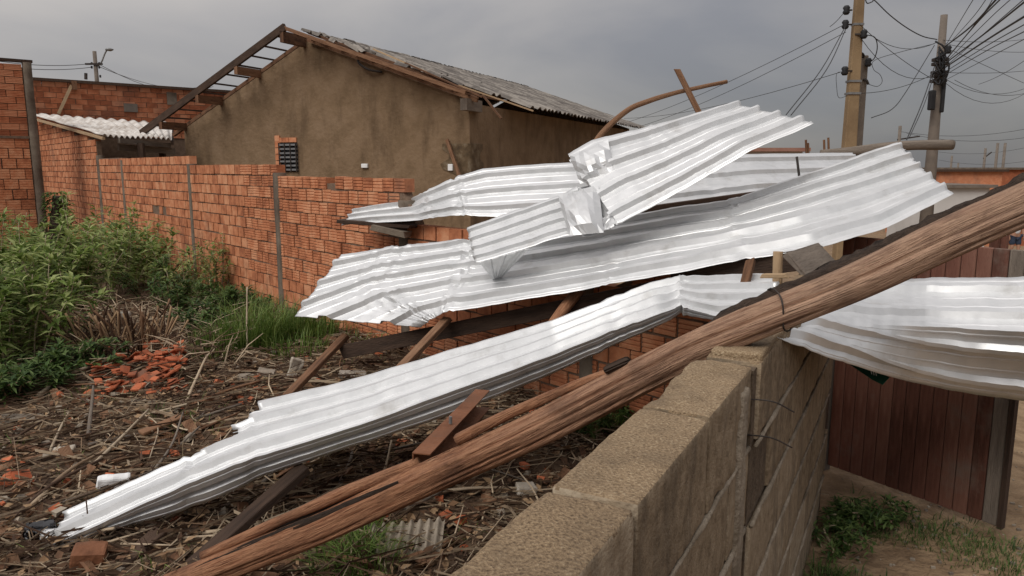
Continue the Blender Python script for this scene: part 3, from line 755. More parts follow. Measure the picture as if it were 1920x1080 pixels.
# sheet draped over the wall end on the street side
sheet('metal_roof_sheet', 'silver sheet hanging over the wall end in front of the plank gate', ST(
    ((1440, 585, 3.0), (1445, 610, 2.35), (1458, 632, 1.88)), ((1560, 530, 3.15), (1540, 596, 2.40), (1500, 650, 2.02)), ((1640, 523, 3.12), (1625, 608, 2.50), (1585, 682, 2.24)), ((1740, 522, 3.05), (1735, 612, 2.62), (1710, 717, 2.68)), ((1840, 521, 2.95), (1838, 618, 2.58), (1820, 738, 2.74)), ((1930, 519, 2.85), (1930, 622, 2.5), (1930, 754, 2.70)), ((2060, 517, 2.7), (2060, 630, 2.4), (2060, 770, 2.6)), ((2200, 517, 2.55), (2200, 640, 2.3), (2200, 785, 2.5))),
    (2, 2), ((5.3, .004, .12),), 5, dent=.007, rib_h=.022, soft=.5, nref=(0, -1, 1))
# folded flap and torn tongue of the buckled sheet
fl = [o for o in C.objects if o.name.startswith('metal_roof_sheet') and 'topmost' in o['label']][0]
mb = MB(); tip = P(927, 528, 4.62); a, b = P(899, 492, 4.39), P(992, 466, 4.33)
rows = []
for i in range(9):
    f = i / 8; row = []
    for j in range(21):
        q = a.lerp(b, j / 20).lerp(tip + (b - a) * (.1 * j / 20), f * .97); d = abs((j / 20 * 3) % 1 - .5)
        row.append(q + Vector((.3, -.9, .2)) * ((.022 if d < .15 else 0) * (1 - f) + .006 * nz(i, j, 2, .5)))
    rows.append(row)
mb.quadstrip(rows); o = mb.build('folded_flap', 'galvanised', fl, False); m = o.modifiers.new('thick', 'SOLIDIFY'); m.thickness = .0012

# two lens-shaped folds where the top sheet has buckled
for k_, (a0, a1, b0, b1, bl) in enumerate((((1046, 366, 4.60), (1122, 347, 4.55), (1068, 442, 4.24), (1132, 436, 4.22), .10), ((1068, 292, 4.82), (1140, 262, 4.80), (1088, 345, 4.66), (1150, 322, 4.60), .07))):
    mb = MB(); rows = []; nu, nv = 8, 6
    for i in range(nv + 1):
        f = i / nv; p_, q_ = P(*a0).lerp(P(*b0), f), P(*a1).lerp(P(*b1), f); row = []
        for j in range(nu + 1):
            g_ = j / nu; o_ = bl * math.sin(math.pi * f) ** .6 * math.sin(math.pi * g_) ** .6
            row.append(p_.lerp(q_, g_) + Vector((-.35, -.8, .25)) * o_ + Vector((0, -1, .3)) * .030 * nz(i, j, k_ + 3, .83) * (1 if 0 < i < nv and 0 < j < nu else .2))
        rows.append(row)
    mb.quadstrip(rows); o = mb.build('crumpled_fold', 'galvanised', fl, False); m = o.modifiers.new('thick', 'SOLIDIFY'); m.thickness = .0012
# ------------------------------------------------------------------ the fallen log
def wood_log(name, pts, rad, m, parent=None, seg=14, wob=.12, n=8, seed=1, org=None):
    q = smooth_pts(pts, n); k = len(q)
    if not isinstance(rad, (list, tuple)): rad = [rad, rad]
    rr_ = [rad[0] + (rad[-1] - rad[0]) * i / (k - 1) for i in range(k)]
    return MB().tube(q, rr_, seg, True, wob, seed).build(name, m, parent, True, q[0] if org is None else org)
lp = [P(300, 1112, 2.55), P(560, 1006, 2.38), P(700, 944, 2.30), P(1000, 806, 2.08), P(1232, 690, 1.90), P(1400, 612, 1.78), P(1600, 530, 1.72), P(1760, 455, 1.69), P(1930, 380, 1.66), P(2250, 235, 1.62)]
log = thing('fallen_log', 'thick stripped tree-trunk pole fallen across the block wall', 'log', lp[0])
q = smooth_pts(lp, 30); N = len(q); mb = MB(); rows = []; uvr = []; seg = 64; run = 0
ref = Vector((0, 0, 1))
frames = []
for i in range(N):
    t = (q[min(N - 1, i + 1)] - q[max(0, i - 1)]).normalized(); x = t.cross(ref).normalized(); y = x.cross(t).normalized()
    if i: run += (q[i] - q[i - 1]).length
    r0 = .0515 - .0035 * run / 2.2 + .002 * math.sin(run * 2.1); frames.append((q[i], x, y, t, run, r0))
    row = []
    for j in range(seg):
        an = 2 * math.pi * j / seg
        c_, s_ = math.cos(an), math.sin(an)
        gr = noise.noise(Vector((c_ * 9, s_ * 9, run * .9))) * .0022 + noise.noise(Vector((c_ * 20 + 5, s_ * 20, run * 1.6))) * .0016
        kn = noise.noise(Vector((c_ * 1.6, s_ * 1.6, run * 1.6))) * .010
        ck = noise.noise(Vector((c_ * 4.5 + 2, s_ * 4.5, run * .45)))
        crack = -.012 * max(0, 1 - abs(ck) / .09)                       # long drying cracks
        row.append(q[i] + (x * c_ + y * s_) * (r0 + gr + kn + crack))
    rows.append(row); uvr.append((0, run, 2 * math.pi * r0 / seg))
mb.quadstrip(rows, True, uvr); mb.build('trunk', 'log_wood', log, True)
def strip(name, r0, r1, an0, wid, thick, m, wav=1.0, seed=0):
    """a ragged strip of bark clinging to the log: run from r0 to r1 metres, centred on angle an0"""
    mb = MB(); rows = []; uvr = []
    fr = [f for f in frames if r0 <= f[4] <= r1][::2]
    for i, (p, x, y, t, run, rad) in enumerate(fr):
        f = i / max(1, len(fr) - 1); tp = min(1, 6 * f, 6 * (1 - f))
        row = []; M = 12
        hw = wid * (.55 + .45 * tp) * (1 + .5 * nz(run, seed, 1, 3) * wav); ct = an0 + .25 * nz(run, seed, 5, 1.4) * wav
        for j in range(M + 1):
            g_ = j / M * 2 - 1; an = ct + g_ * hw
            hgt = thick * (1 - g_ ** 4) * (.25 + .75 * tp) * (1 + .8 * nz(run * 3, g_ * 2, seed, 2.2) + .8 * nz(run, g_ * .3, seed + 3, 21) + .4 * nz(run, g_, seed + 3, 60)) - .004 * abs(g_) ** 3
            row.append(p + (x * math.cos(an) + y * math.sin(an)) * (rad + hgt))
        rows.append(row); uvr.append((0, run, .012))
    mb.quadstrip(rows, False, uvr); return mb.build(name, m, log, True)
TOT = frames[-1][4]
def runx(px):                              # run along the log at which the trunk crosses a photo column
    best = min(frames, key=lambda f: abs((f[0].x / f[0].y) - (px - 960) / (FPX * cP))); return best[4]
up_a = math.pi / 2
strip('bark_strip', runx(1260), TOT, up_a + .75, .60, .016, 'bark', 1, 1)
strip('bark_strip', runx(1440), TOT - .1, up_a + 1.15, .40, .030, 'bark', 1.2, 2)
strip('bark_strip', runx(360), runx(800), up_a + .1 + .5, .35, .008, 'bark', 1.3, 3)
strip('bark_strip', runx(345), runx(770), .95, .20, .006, 'bark', 1.6, 7)
strip('bark_strip', runx(300), runx(640), up_a - 1.9 + 3.14, .4, .016, 'bark', 1.2, 4)
# split sliver and dead side branch lying along the trunk
bp = [P(858, 824, 2.19), P(960, 774, 2.115), P(1080, 722, 2.025), P(1178, 686, 1.95)]
wood_log('side_branch', bp, [.019, .010], 'log_wood', log, 10, .25, 8, 5)
wood_log('side_branch', [P(785, 868, 2.26), P(640, 926, 2.345), P(500, 988, 2.43), P(380, 1042, 2.51)], [.021, .016], 'log_wood', log, 10, .25, 8, 6)
kn = frames[min(range(N), key=lambda i: abs(frames[i][4] - runx(1150)))]
o = link('knot', rough_box(.075, .022, .02, 8, 5, 5, .004, 8, .008).mesh('knot', 'bark', True), log, P(1160, 691, 1.945), (0, -.5, -.35))
# dark wire binding on the log
for k, px in enumerate((1470,)):
    f = min(frames, key=lambda f: abs(f[4] - runx(px)))
    ring = [f[0] + (f[1] * math.cos(a) + f[2] * math.sin(a)) * (f[5] + (.016 if .2 < a < 3.3 else .002)) + f[3] * .012 * math.sin(a * 2 + k) for a in [2 * math.pi * i / 20 for i in range(21)]]
    MB().tube(ring, .0022, 5, False).build('binding_wire', 'dark_iron', log, True)

# ------------------------------------------------------------------ loose timbers
def timber(name, label, a, b, w, h, m, cat='timber', group='timbers of the fallen roof', up=(0, 0, 1), jag=.02):
    a, b = P(*a), P(*b)
    o = MB().board(a, b, w, h, up, jag, 4).build(name, m, None, False, a); bev(o, .003)
    return tag(o, label, cat, group)
timber('roof_batten', 'orange-brown batten leaning up from the litter below the widest sheet tip', (540, 742, 4.35), (650, 628, 4.9), .055, .035, 'old_timber')
timber('roof_batten', 'brown batten propped between the widest sheet corner and the long sheet', (752, 690, 3.95), (840, 597, 4.5), .05, .035, 'old_timber')
o = wood_log('round_rafter', [P(1035, 610, 4.1), P(1060, 576, 4.2), P(1088, 542, 4.3)], .033, 'log_wood', None, 10, .2); tag(o, 'short reddish round rafter under the widest sheet', 'timber', 'timbers of the fallen roof')
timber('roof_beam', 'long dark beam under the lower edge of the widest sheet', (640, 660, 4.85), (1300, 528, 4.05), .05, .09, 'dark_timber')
timber('roof_beam', 'added dark filler beam standing in for shade under the widest sheet beside the pale stake', (1265, 524, 4.0), (1545, 480, 3.52), .05, .10, 'dark_timber')  # added to fill the gap with shade and cover the lit ground behind
timber('roof_beam', 'thin dark beam in the gap between back sheet and widest sheet', (1180, 398, 5.3), (1440, 362, 5.55), .05, .05, 'dark_timber')
timber('wood_plank', 'brown plank sloping up from the log foot beneath the long sheet', (335, 1085, 2.62), (570, 878, 3.05), .075, .035, 'dark_timber')
timber('wood_plank', 'dark plank near the low end of the long sheet beside the orange block', (195, 1090, 2.62), (305, 995, 2.86), .075, .035, 'dark_timber')
timber('wood_plank', 'dark board under the free end of the flat back sheet', (638, 414, 6.34), (775, 424, 6.15), .16, .03, 'dark_timber')
timber('wood_plank', 'slanting board under the flat back sheet beside the fence break', (700, 425, 6.2), (765, 440, 6.1), .12, .05, 'concrete_post')
o = wood_log('upright_stake', [P(1459, 472, 3.42), P(1458, 495, 3.41), P(1457, 540, 3.40)], .022, 'pale_timber', None, 12, .06); tag(o, 'pale round wooden stake upright at the wall corner', 'stake', 'timbers of the fallen roof')
timber('batten_stub', 'short reddish batten end left of the pale stake', (1408, 486, 3.5), (1394, 545, 3.44), .04, .03, 'old_timber')
timber('board_offcut', 'wide weathered board offcut lying behind the bark of the log', (1495, 500, 3.1), (1552, 480, 3.3), .15, .02, 'grey_timber', up=(0, -.75, .6))
timber('board_offcut', 'small pinkish batten on the long sheet beside the pale stake', (1428, 517, 3.36), (1475, 517, 3.3), .03, .02, 'pale_timber')
# rusty channel purlin sticking out over the log
ch = thing('channel_purlin', 'rusty open-ended steel channel leaning on the log', 'steel purlin', P(790, 872, 2.25), 'timbers of the fallen roof')
a, b = P(790, 872, 2.25), P(905, 748, 2.95); t = (b - a).normalized(); sx = t.cross(Vector((0, 0, 1))).normalized(); uy = sx.cross(t).normalized()
MB().board(a - sx * .028, b - sx * .028, .004, .075, uy).build('web', 'rust', ch)
MB().board(a + uy * .037, b + uy * .037, .06, .004, uy).build('flange', 'rust', ch)
MB().board(a - uy * .037, b - uy * .037, .06, .004, uy).build('flange', 'rust', ch)
MB().tube([P(845, 812, 2.52) + uy * .035, P(845, 812, 2.52) + uy * .06], .006, 8).build('bolt', 'grey_metal', ch)
# curved dark pole with a crosspiece, standing out of the heap
o = wood_log('curved_pole', [P(1100, 300, 6.15), P(1127, 252, 6.2), P(1175, 208, 6.25), P(1215, 190, 6.3), P(1260, 176, 6.35), P(1310, 164, 6.4), P(1363, 153, 6.45)], [.026, .016], 'old_timber', None, 10, .12); tag(o, 'thin curved brown pole bending above the topmost sheet', 'pole')
timber('crossed_batten', 'short batten crossing the curved brown pole against the sky', (1269, 129, 6.32), (1330, 250, 6.22), .045, .02, 'old_timber', up=(0, 1, 0))
o = wood_log('weathered_log', [P(1540, 290, 7.0), P(1620, 282, 7.0), P(1700, 273, 7.02), P(1786, 271, 7.05)], .046, 'grey_timber', None, 12, .18, 8, 3); tag(o, 'weathered grey log lying level behind the lifted sheet end', 'log')
o = MB().tube([P(1494, 294, 5.0), P(1499, 335, 4.95)], .008, 6).build('steel_rod', 'dark_iron', None, False, P(1494, 294, 5.0)); tag(o, 'thin dark steel rod standing on the flat back sheet', 'rod')

# ------------------------------------------------------------------ plank gate on the street side
ga, gb_ = PZ(1552, 882, 0), PZ(1869, 1000, 0)
gd = (gb_ - ga).normalized(); gw = (gb_ - ga).length; gn = Vector((gd.y, -gd.x, 0))
if gn.dot(-ga) < 0: gn = -gn
gate = thing('plank_gate', 'dark red wooden gate leaf of vertical planks standing ajar by the block wall', 'gate', (ga + gb_) / 2)
GH = 1.26
nb = 13
for i in range(nb):
    f0 = i / nb; wv = gw / nb; last = i >= nb - 1
    p = ga + gd * (f0 + .5 / nb) * gw
    o = MB().board(p + Vector((0, 0, .035 + .012 * nz(i, 1, 1, 3))), p + Vector((0, 0, GH + (.012 * nz(i, 2, 2, 5)))), wv - .0035, .020, gn, 0, 10).build('plank', 'grey_timber' if last else 'plank_paint', gate, False, p); bev(o, .003)
for z in (.22, .66, 1.08):
    MB().board(ga + Vector((0, 0, z)) - gn * .025, gb_ + Vector((0, 0, z)) - gn * .025, .028, .07).build('rail', 'dark_timber', gate)
MB().board(gb_ + gd * .012 + Vector((0, 0, .03)), gb_ + gd * .012 + Vector((0, 0, GH + .015)), .02, .035, gn).build('edge_post', 'dark_timber', gate)
MB().board(ga - gd * .03 + Vector((0, 0, -.05)), ga - gd * .03 + Vector((0, 0, GH - .16)), .05, .05, gn).build('hinge_post', 'grey_timber', gate)
for x in (1868, 1884):
    o = MB().board(PZ(x, 735, -.1) * 0 + P(x, 440, 4.3) - Vector((0, 0, 1.6)), P(x, 428, 4.3), .045, .03, gn).build('fence_picket', 'plank_paint', None, False, P(x, 440, 4.3) - Vector((0, 0, 1.6)))
    tag(o, 'narrow dark red picket standing behind the gate top', 'picket', 'pickets behind the gate')
# green street plate under the hanging sheet
gp = [P(1588, 680, 2.75), P(1616, 682, 2.72), P(1668, 708, 2.62), P(1655, 722, 2.60), P(1635, 712, 2.64)]
pl = thing('green_plate', 'small green metal plate poking out below the hanging sheet', 'plate', gp[0])
mb = MB().poly(gp); o = mb.build('plate', 'green_paint', pl); m = o.modifiers.new('t', 'SOLIDIFY'); m.thickness = .002
for k in range(3):
    q0 = P(1633 + 4.5 * k, 694.5 + 2 * k, 2.665 - .006 * k); 
    MB().board(q0, q0 + Vector((.0, -.008, -.012)), .003, .0015, (0, -1, .3)).build('mark', 'white_plastic', pl)
# ================================================================== POLES AND WIRES
def ground_at(p): return gz(p.x, p.y)
def vpole(name, label, px, py, d, ztop, w0, w1, m, cat='utility pole', group=None, seg=4, round_=False):
    b = P(px, py, d); g = ground_at(b); o = thing(name, label, cat, (b.x, b.y, g), group)
    if round_:
        MB().tube([(b.x, b.y, g - .2), (b.x, b.y, (g + ztop) / 2), (b.x, b.y, ztop)], [w0 / 2, (w0 + w1) / 4, w1 / 2], 14).build('shaft', m, o, True)
    else:
        mb = MB(); rows = []
        for f in (0, .5, 1):
            z = g - .2 + (ztop - g + .2) * f; ww = w0 + (w1 - w0) * f; e = ww / 2; q_ = .78 * e
            rows.append([Vector((b.x + x * e, b.y + y * q_, z)) for x, y in ((-1, -1), (1, -1), (1, 1), (-1, 1))])
        mb.quadstrip(rows, True); mb.f += [(8, 9, 10, 11)]; mb.uv += [[(0, 0)] * 4]
        bev(mb.build('shaft', m, o), .015, 2)
    return o, b
pa, ba = vpole('utility_pole', 'tall tan concrete utility pole behind the topmost sheet', 1597, 200, 11.0, 4.9, .235, .10, 'pole_concrete')
pc, bc = vpole('service_pole', 'short slim service pole close beside the tan concrete pole', 1614, 200, 11.3, P(1614, 104, 11.3).z, .12, .10, 'pole_grey')
pb, bb_ = vpole('utility_pole', 'grey weathered utility pole carrying the knot of cables', 1757, 180, 12.0, P(1766, 28, 12).z, .24, .10, 'pole_grey', round_=True)
def insul(parent, px, py, d, name='insulator'):
    p = P(px, py, d); mb = MB()
    mb.tube([p - Vector((0, 0, .06)), p - Vector((0, 0, .03)), p, p + Vector((0, 0, .03)), p + Vector((0, 0, .06))], [.03, .05, .035, .05, .03], 10); mb.build(name, 'black_rubber', parent, True)
for x, y in ((1587, 19), (1585, 46), (1584, 133)):
    insul(pa, x, y, 10.9); MB().board(P(x, y, 10.9), P(1597, y, 10.95), .025, .02).build('bracket', 'dark_iron', pa)
insul(pa, 1620, 64, 10.9); MB().board(P(1620, 64, 10.9), P(1603, 64, 10.95), .025, .02).build('bracket', 'dark_iron', pa)
for y in (45, 152, 175): 
    z = P(1600, y, 10.95).z; q = P(1600, y, 11.0); mb = MB(); e = .155 + .03 * (y - 100) / 100
    mb.box((ba.x, ba.y, z), (e * 1.0, e * .85, .03)); mb.build('strap', 'grey_metal', pa)
MB().tube(smooth_pts([P(1616, 112, 11.3), P(1619, 104, 11.25), P(1614, 100, 11.2), P(1606, 103, 11.1)], 5), .02, 7).build('gooseneck', 'dark_iron', pc, True)
insul(pc, 1628, 117, 11.2)
MB().tube(smooth_pts([P(1617, 150, 11.3), P(1624, 150, 11.2), P(1628, 158, 11.2)], 5), .018, 7).build('conduit_elbow', 'dark_iron', pc, True)
for y in (112, 120, 136, 142, 152):
    z = P(1755, y, 12).z; MB().tube([(bb_.x, bb_.y, z - .02), (bb_.x, bb_.y, z + .02)], .12, 12).build('strap', 'dark_iron', pb)
rk = random.Random(3)
for k in range(14):
    a = P(1752 + rk.uniform(-4, 14), rk.uniform(75, 150), 11.85); b = P(1756 + rk.uniform(-6, 14), rk.uniform(95, 165), 11.85)
    MB().tube(smooth_pts([a, a.lerp(b, .5) + Vector((rk.uniform(-.09, .12), -.05, rk.uniform(-.1, .1))), b], 4), .014, 5).build('cable_coil', 'black_rubber', pb, True)
bev(MB().box(P(1747, 188, 11.85), (.09, .09, .30)).build('splice_box', 'black_rubber', pb), .02, 2)
bev(MB().box(P(1768, 180, 11.9), (.05, .06, .5)).build('splice_box', 'black_rubber', pb), .015, 2)
insul(pb, 1778, 93, 11.9)
def wire(pts, r=.008, label='thin dark overhead wire strung between the utility poles', group='overhead wires', sag=0, name='overhead_wire'):
    q = [P(*p) for p in pts]
    if len(q) == 2 and sag:
        q = [q[0].lerp(q[1], f) - Vector((0, 0, sag * 4 * f * (1 - f))) for f in [i / 10 for i in range(11)]]
    else: q = smooth_pts(q, 6) if len(q) > 2 else q
    o = MB().tube(q, r * .62, 5, False).build(name, 'cable', None, True, q[0]); return tag(o, label, 'wire', group)
LW = 'thin wire running from the tan concrete pole down towards the house roof'
for p, s in (([(1583, 46, 10.9), (1180, 228, 20)], .1), ([(1586, 60, 10.9), (1190, 240, 20)], .12), ([(1583, 133, 10.9), (1170, 222, 21)], .15), ([(1585, 20, 10.9), (1556, 50, 11.5)], .02)):
    wire(p, .0075, LW, 'wires from the tan pole to the left', s)
for p in ([(1586, 48, 10.9), (1540, 130, 9.6), (1474, 215, 8.6)], [(1587, 52, 10.9), (1550, 130, 9.7), (1483, 216, 8.7)]):
    wire(p, .010, 'dark service cable slanting from the tan pole down behind the topmost sheet', 'service cables behind the topmost sheet')
wire([(1584, 135, 10.9), (1569, 138, 10.9), (1569, 165, 10.9), (1573, 183, 10.9), (1588, 180, 10.95)], .006, 'slack drip loop of wire on the tan pole', None)
wire([(1622, 65, 10.9), (1640, 70, 10.9), (1645, 88, 11), (1640, 108, 11.1), (1629, 118, 11.2)], .012, 'thick black cable loop between tan pole and service pole', None)
wire([(1628, 158, 11.2), (1645, 162, 11.2), (1654, 153, 11.2), (1650, 140, 11.2), (1638, 130, 11.3), (1640, 113, 11.4), (1690, 97, 11.7), (1752, 82, 11.9)], .007, 'looping wire from the service pole elbow to the grey pole', None)
wire([(1622, -3, 10.6), (1626, 6, 10.6), (1636, 3, 10.7), (1640, 1, 10.8), (1668, 28, 11), (1700, 52, 11.3), (1730, 68, 11.7), (1757, 74, 11.9)], .013, 'thick twisted black cable drooping from the sky to the grey pole', None)
AB = 'thin wire strung between the tan pole and the grey pole'
for p, s in (([(1640, 71, 10.9), (1755, 80, 11.9)], .12), ([(1612, 46, 10.9), (1752, 150, 11.9)], .05), ([(1613, 70, 10.9), (1756, 140, 11.9)], .25), ([(1600, 175, 11), (1752, 138, 11.9)], .08)):
    wire(p, .007, AB, 'wires between the two poles', s)
for p, r in (([(1752, 85, 11.9), (1700, 170, 11), (1672, 205, 10.6), (1634, 221, 10)], .010), ([(1752, 125, 11.9), (1730, 190, 11), (1700, 262, 10)], .012), ([(1753, 135, 11.9), (1733, 195, 11), (1705, 258, 10)], .009)):
    wire(p, r, 'slack service cable dropping from the grey pole towards the sheets', 'service drops from the grey pole')
UP = 'overhead cable fanning out from the grey pole up across the sky'
for p, r in (([(1768, 118, 11.9), (1830, 45, 9), (1882, -8, 7)], .012), ([(1768, 122, 11.9), (1850, 60, 8.5), (1935, -8, 6)], .014), ([(1770, 128, 11.9), (1850, 75, 8.5), (1935, 22, 6)], .016),
             ([(1770, 136, 11.9), (1850, 86, 8.5), (1935, 38, 6)], .008), ([(1770, 142, 11.9), (1850, 95, 8.5), (1935, 52, 6)], .008), ([(1768, 90, 11.9), (1820, 50, 9), (1872, -6, 7)], .016),
             ([(1775, 82, 11.9), (1812, 20, 9.5), (1828, -6, 9)], .007), ([(1786, 75, 11.9), (1826, 30, 9.5), (1852, -6, 8.5)], .007), ([(1772, 115, 11.9), (1840, 30, 8.5), (1864, -6, 8)], .007), ([(1772, 118, 11.9), (1850, 40, 8.5), (1900, -6, 7)], .007), ([(1773, 125, 11.9), (1860, 50, 8), (1925, -6, 6)], .007), ([(1773, 150, 11.9), (1850, 110, 8.5), (1935, 66, 6)], .006)):
    wire(p, r, UP, 'cables fanning out from the grey pole')
ACR = 'thin wire crossing the sky level with the cable knot of the grey pole'
for p, s in (([(1768, 75, 11.9), (1940, 71, 15)], .05), ([(1772, 82, 11.9), (1940, 97, 14)], .05), ([(1775, 90, 11.9), (1940, 165, 14)], .0), ([(1776, 136, 11.9), (1940, 131, 15)], .03), ([(1772, 148, 11.9), (1940, 158, 14)], .2), ([(1772, 155, 11.9), (1940, 163, 14)], .3), ([(1835, 158, 14), (1940, 100, 11)], .05), ([(1790, 150, 11.9), (1940, 170, 14)], .15)):
    wire(p, .0065, ACR, 'level wires right of the grey pole', s)
FW = 'faint distant wire low over the far roofs'
for p in ([(1690, 247, 45), (1960, 234, 40)], [(1700, 250, 45), (1960, 252, 40)], [(1760, 285, 60), (1960, 268, 55)], [(1760, 300, 60), (1960, 296, 55)]):
    wire(p, .018, FW, 'distant wires', .4)
# distant poles on the right
DP = 'thin distant utility pole above the far roofs'
for x, y0, d in ((1688, 236, 45), (1848, 278, 60), (1871, 268, 55), (1885, 268, 55), (1785, 292, 70), (1797, 305, 80)):
    t = P(x, y0, d); o, _ = vpole('distant_pole', DP, x, y0, d, t.z, .22, .18, 'pole_grey', 'utility pole', 'distant poles', round_=True)
    if d in (45, 60): MB().board((t.x - .1, t.y, t.z - .8), (t.x + (1.2 if d == 45 else .5), t.y, t.z - (.6 if d == 45 else .3)), .08, .08).build('crossarm', 'dark_iron', o)
t0, t1 = P(1871, 268, 55), P(1885, 268, 55)
# street light far left
sl, sb = vpole('street_light', 'distant street light pole above the back brick house', 179, 120, 36, P(179, 96, 36).z, .24, .17, 'pole_grey', 'street light', round_=True)
MB().tube(smooth_pts([P(183, 124, 36), P(190, 117, 36), P(196, 102, 36), P(200, 94, 36)], 5), .035, 6).build('arm', 'grey_metal', sl, True)
mb = MB(); rows = []
for i, (f, r1, r2) in enumerate(((0, .05, .04), (.2, .12, .06), (.6, .16, .08), (1, .05, .03))):
    c_ = P(198, 93, 36).lerp(P(212, 93, 36), f); rows.append([c_ + Vector((0, math.cos(a) * r1, math.sin(a) * r2)) for a in [k * math.pi / 4 for k in range(8)]])
mb.quadstrip(rows, True); mb.build('lamp_head', 'grey_metal', sl, True)
for x, y in ((172, 119), (186, 119), (172, 126), (186, 126), (188, 143)):
    insul(sl, x, y, 35.9)
MB().board(P(160, 120, 35.9), P(192, 120, 35.9), .08, .08).build('crossarm', 'dark_iron', sl)
MB().board(P(161, 137, 35.9), P(161, 149, 35.9), .1, .1, (0, 1, 0)).build('transformer_arm', 'dark_iron', sl)
for p, s in (([(172, 119, 36), (-20, 112, 30)], .15), ([(172, 126, 36), (-20, 121, 30)], .15), ([(188, 126, 36), (370, 164, 60)], .4), ([(188, 122, 36), (400, 162, 60)], .8)):
    wire(p, .022, 'thin wire on the distant street light above the left brick wall', 'wires on the distant street light', s)
# ------------------------------------------------------------------ far houses on the right
def fhouse(label, x0, x1, ytop, d, m, depth=6, roofm=None, group=None):
    a, b = P(x0, ytop, d), P(x1, ytop, d); g = gz(b.x, b.y); o = thing('far_house', label, 'house', ((a.x + b.x) / 2, d, g), group)
    mb = MB().box(((a.x + b.x) / 2, d + depth / 2, (a.z + g) / 2 - .2), (b.x - a.x, depth, a.z - g + .4)); mb.build('wall', m, o)
    mb = MB().box(((a.x + b.x) / 2, d + depth / 2, a.z + .06), (b.x - a.x + .4, depth + .4, .12)); mb.build('roof', roofm or m, o)
    return o
fhouse('low orange brick house far off beyond the street', 1762, 1880, 322, 38, 'brick_far', 5, 'dark_timber')
fhouse('low pale grey wall top in front of the far orange house', 1740, 1856, 352, 30, 'far_white', 3, 'pole_grey')
fhouse('far white flat-roofed house on the horizon', 1752, 1832, 326, 62, 'far_white', 8, 'far_white')
fhouse('far grey warehouse roof on the horizon', 1800, 1842, 316, 90, 'pole_grey', 10)
fhouse('far pale house with pinkish tile roof behind the flat back sheet', 1395, 1505, 284, 26, 'far_white', 6, 'far_roof')
fhouse('far house at the right with rubble on top', 1868, 1935, 318, 44, 'brick_far', 6, 'concrete_post')
for x, y0, y1 in ((1511, 262, 284), (1515, 268, 284), (1545, 262, 286), (1553, 258, 286)):
    o = MB().tube([P(x + 3, y1 + 60, 24), P(x, y0, 24)], .035, 6).build('bare_post', 'old_timber', None, False, P(x + 3, y1 + 60, 24)); tag(o, 'bare post sticking up behind the flat back sheet', 'post', 'bare posts behind the heap')
# ------------------------------------------------------------------ person walking down the street
pp = P(1899, 487, 27); pp.z = gz(pp.x, pp.y)
per = thing('person', 'person in white shirt and dark shorts walking beyond the gate', 'person', pp)
def skin(name, verts, edges, radii, m, root=0):
    me = bpy.data.meshes.new(name); me.from_pydata(verts, edges, []); o = link(name, me, per, pp)
    o.modifiers.new('skin', 'SKIN'); 
    for i, r in enumerate(radii): me.skin_vertices[0].data[i].radius = (r, r)
    me.skin_vertices[0].data[root].use_root = True
    sb_ = o.modifiers.new('sub', 'SUBSURF'); sb_.levels = 1; sb_.render_levels = 2
    me.materials.append(MATS[m]); return o
v = [(0, 0, .93), (0, 0, 1.12), (0, .01, 1.36), (0, 0, 1.47), (0, -.01, 1.56), (0, -.01, 1.68),
     (-.10, 0, .88), (-.11, -.05, .48), (-.11, .10, .09), (-.11, -.02, .04), (.10, 0, .88), (.11, -.06, .48), (.11, -.06, .09), (.11, -.20, .04),
     (-.19, .01, 1.40), (-.25, .04, 1.12), (-.25, -.03, .88), (-.25, -.05, .80), (.19, .01, 1.40), (.25, .03, 1.12), (.25, -.07, .88), (.25, -.10, .80)]
e = [(0, 1), (1, 2), (2, 3), (3, 4), (4, 5), (0, 6), (6, 7), (7, 8), (8, 9), (0, 10), (10, 11), (11, 12), (12, 13), (2, 14), (14, 15), (15, 16), (16, 17), (2, 18), (18, 19), (19, 20), (20, 21)]
r = [.13, .125, .14, .06, .085, .09, .095, .06, .04, .04, .095, .06, .04, .04, .06, .045, .033, .035, .06, .045, .033, .035]
for s, base in ((-1, 17), (1, 21)):
    for k in range(5):
        i0 = len(v); bx = v[base]; oy = (-.03 + .018 * k)
        v += [(bx[0] + (.0 if k else -.02 * s), bx[1] + oy, bx[2] - .05 + (.03 if k == 0 else 0)), (bx[0] - .01 * s, bx[1] + oy - .01, bx[2] - .10 + (.045 if k in (0,) else .008 * abs(k - 2)))]
        e += [(base, i0), (i0, i0 + 1)]; r += [.010, .008]
skin('body', v, e, r, 'skin')
skin('shirt', [(0, 0, .90), (0, 0, 1.12), (0, .01, 1.36), (-.19, .01, 1.40), (-.235, .03, 1.22), (.19, .01, 1.40), (.235, .03, 1.22)], [(0, 1), (1, 2), (2, 3), (3, 4), (2, 5), (5, 6)], [.155, .15, .16, .085, .075, .085, .075], 'white_cloth')
skin('shorts', [(0, 0, .95), (-.10, 0, .84), (-.115, -.04, .52), (.10, 0, .84), (.115, -.05, .52)], [(0, 1), (1, 2), (0, 3), (3, 4)], [.15, .12, .10, .12, .10], 'denim')
skin('hair', [(0, .015, 1.64), (0, .01, 1.72)], [(0, 1)], [.095, .085], 'hair')

# ================================================================== RUBBLE AND LITTER
rd = random.Random(11)
def gpt(x, y, lift=0):
    p = PZ(x, y, .05)
    for _ in range(3): p = PZ(x, y, gz(p.x, p.y) + lift)
    return p
def prop(name, label, cat, x, y, dims, m, rot=(0, 0, 0), amp=.006, group=None, cuts=(4, 3, 3), rnd=.01, lift=-.01, seed=None):
    p = gpt(x, y); p.z += lift
    o = link(name, rough_box(*dims, *cuts, amp, seed if seed is not None else x * .013, rnd).mesh(name, m, False), None, p, rot); return tag(o, label, cat, group)
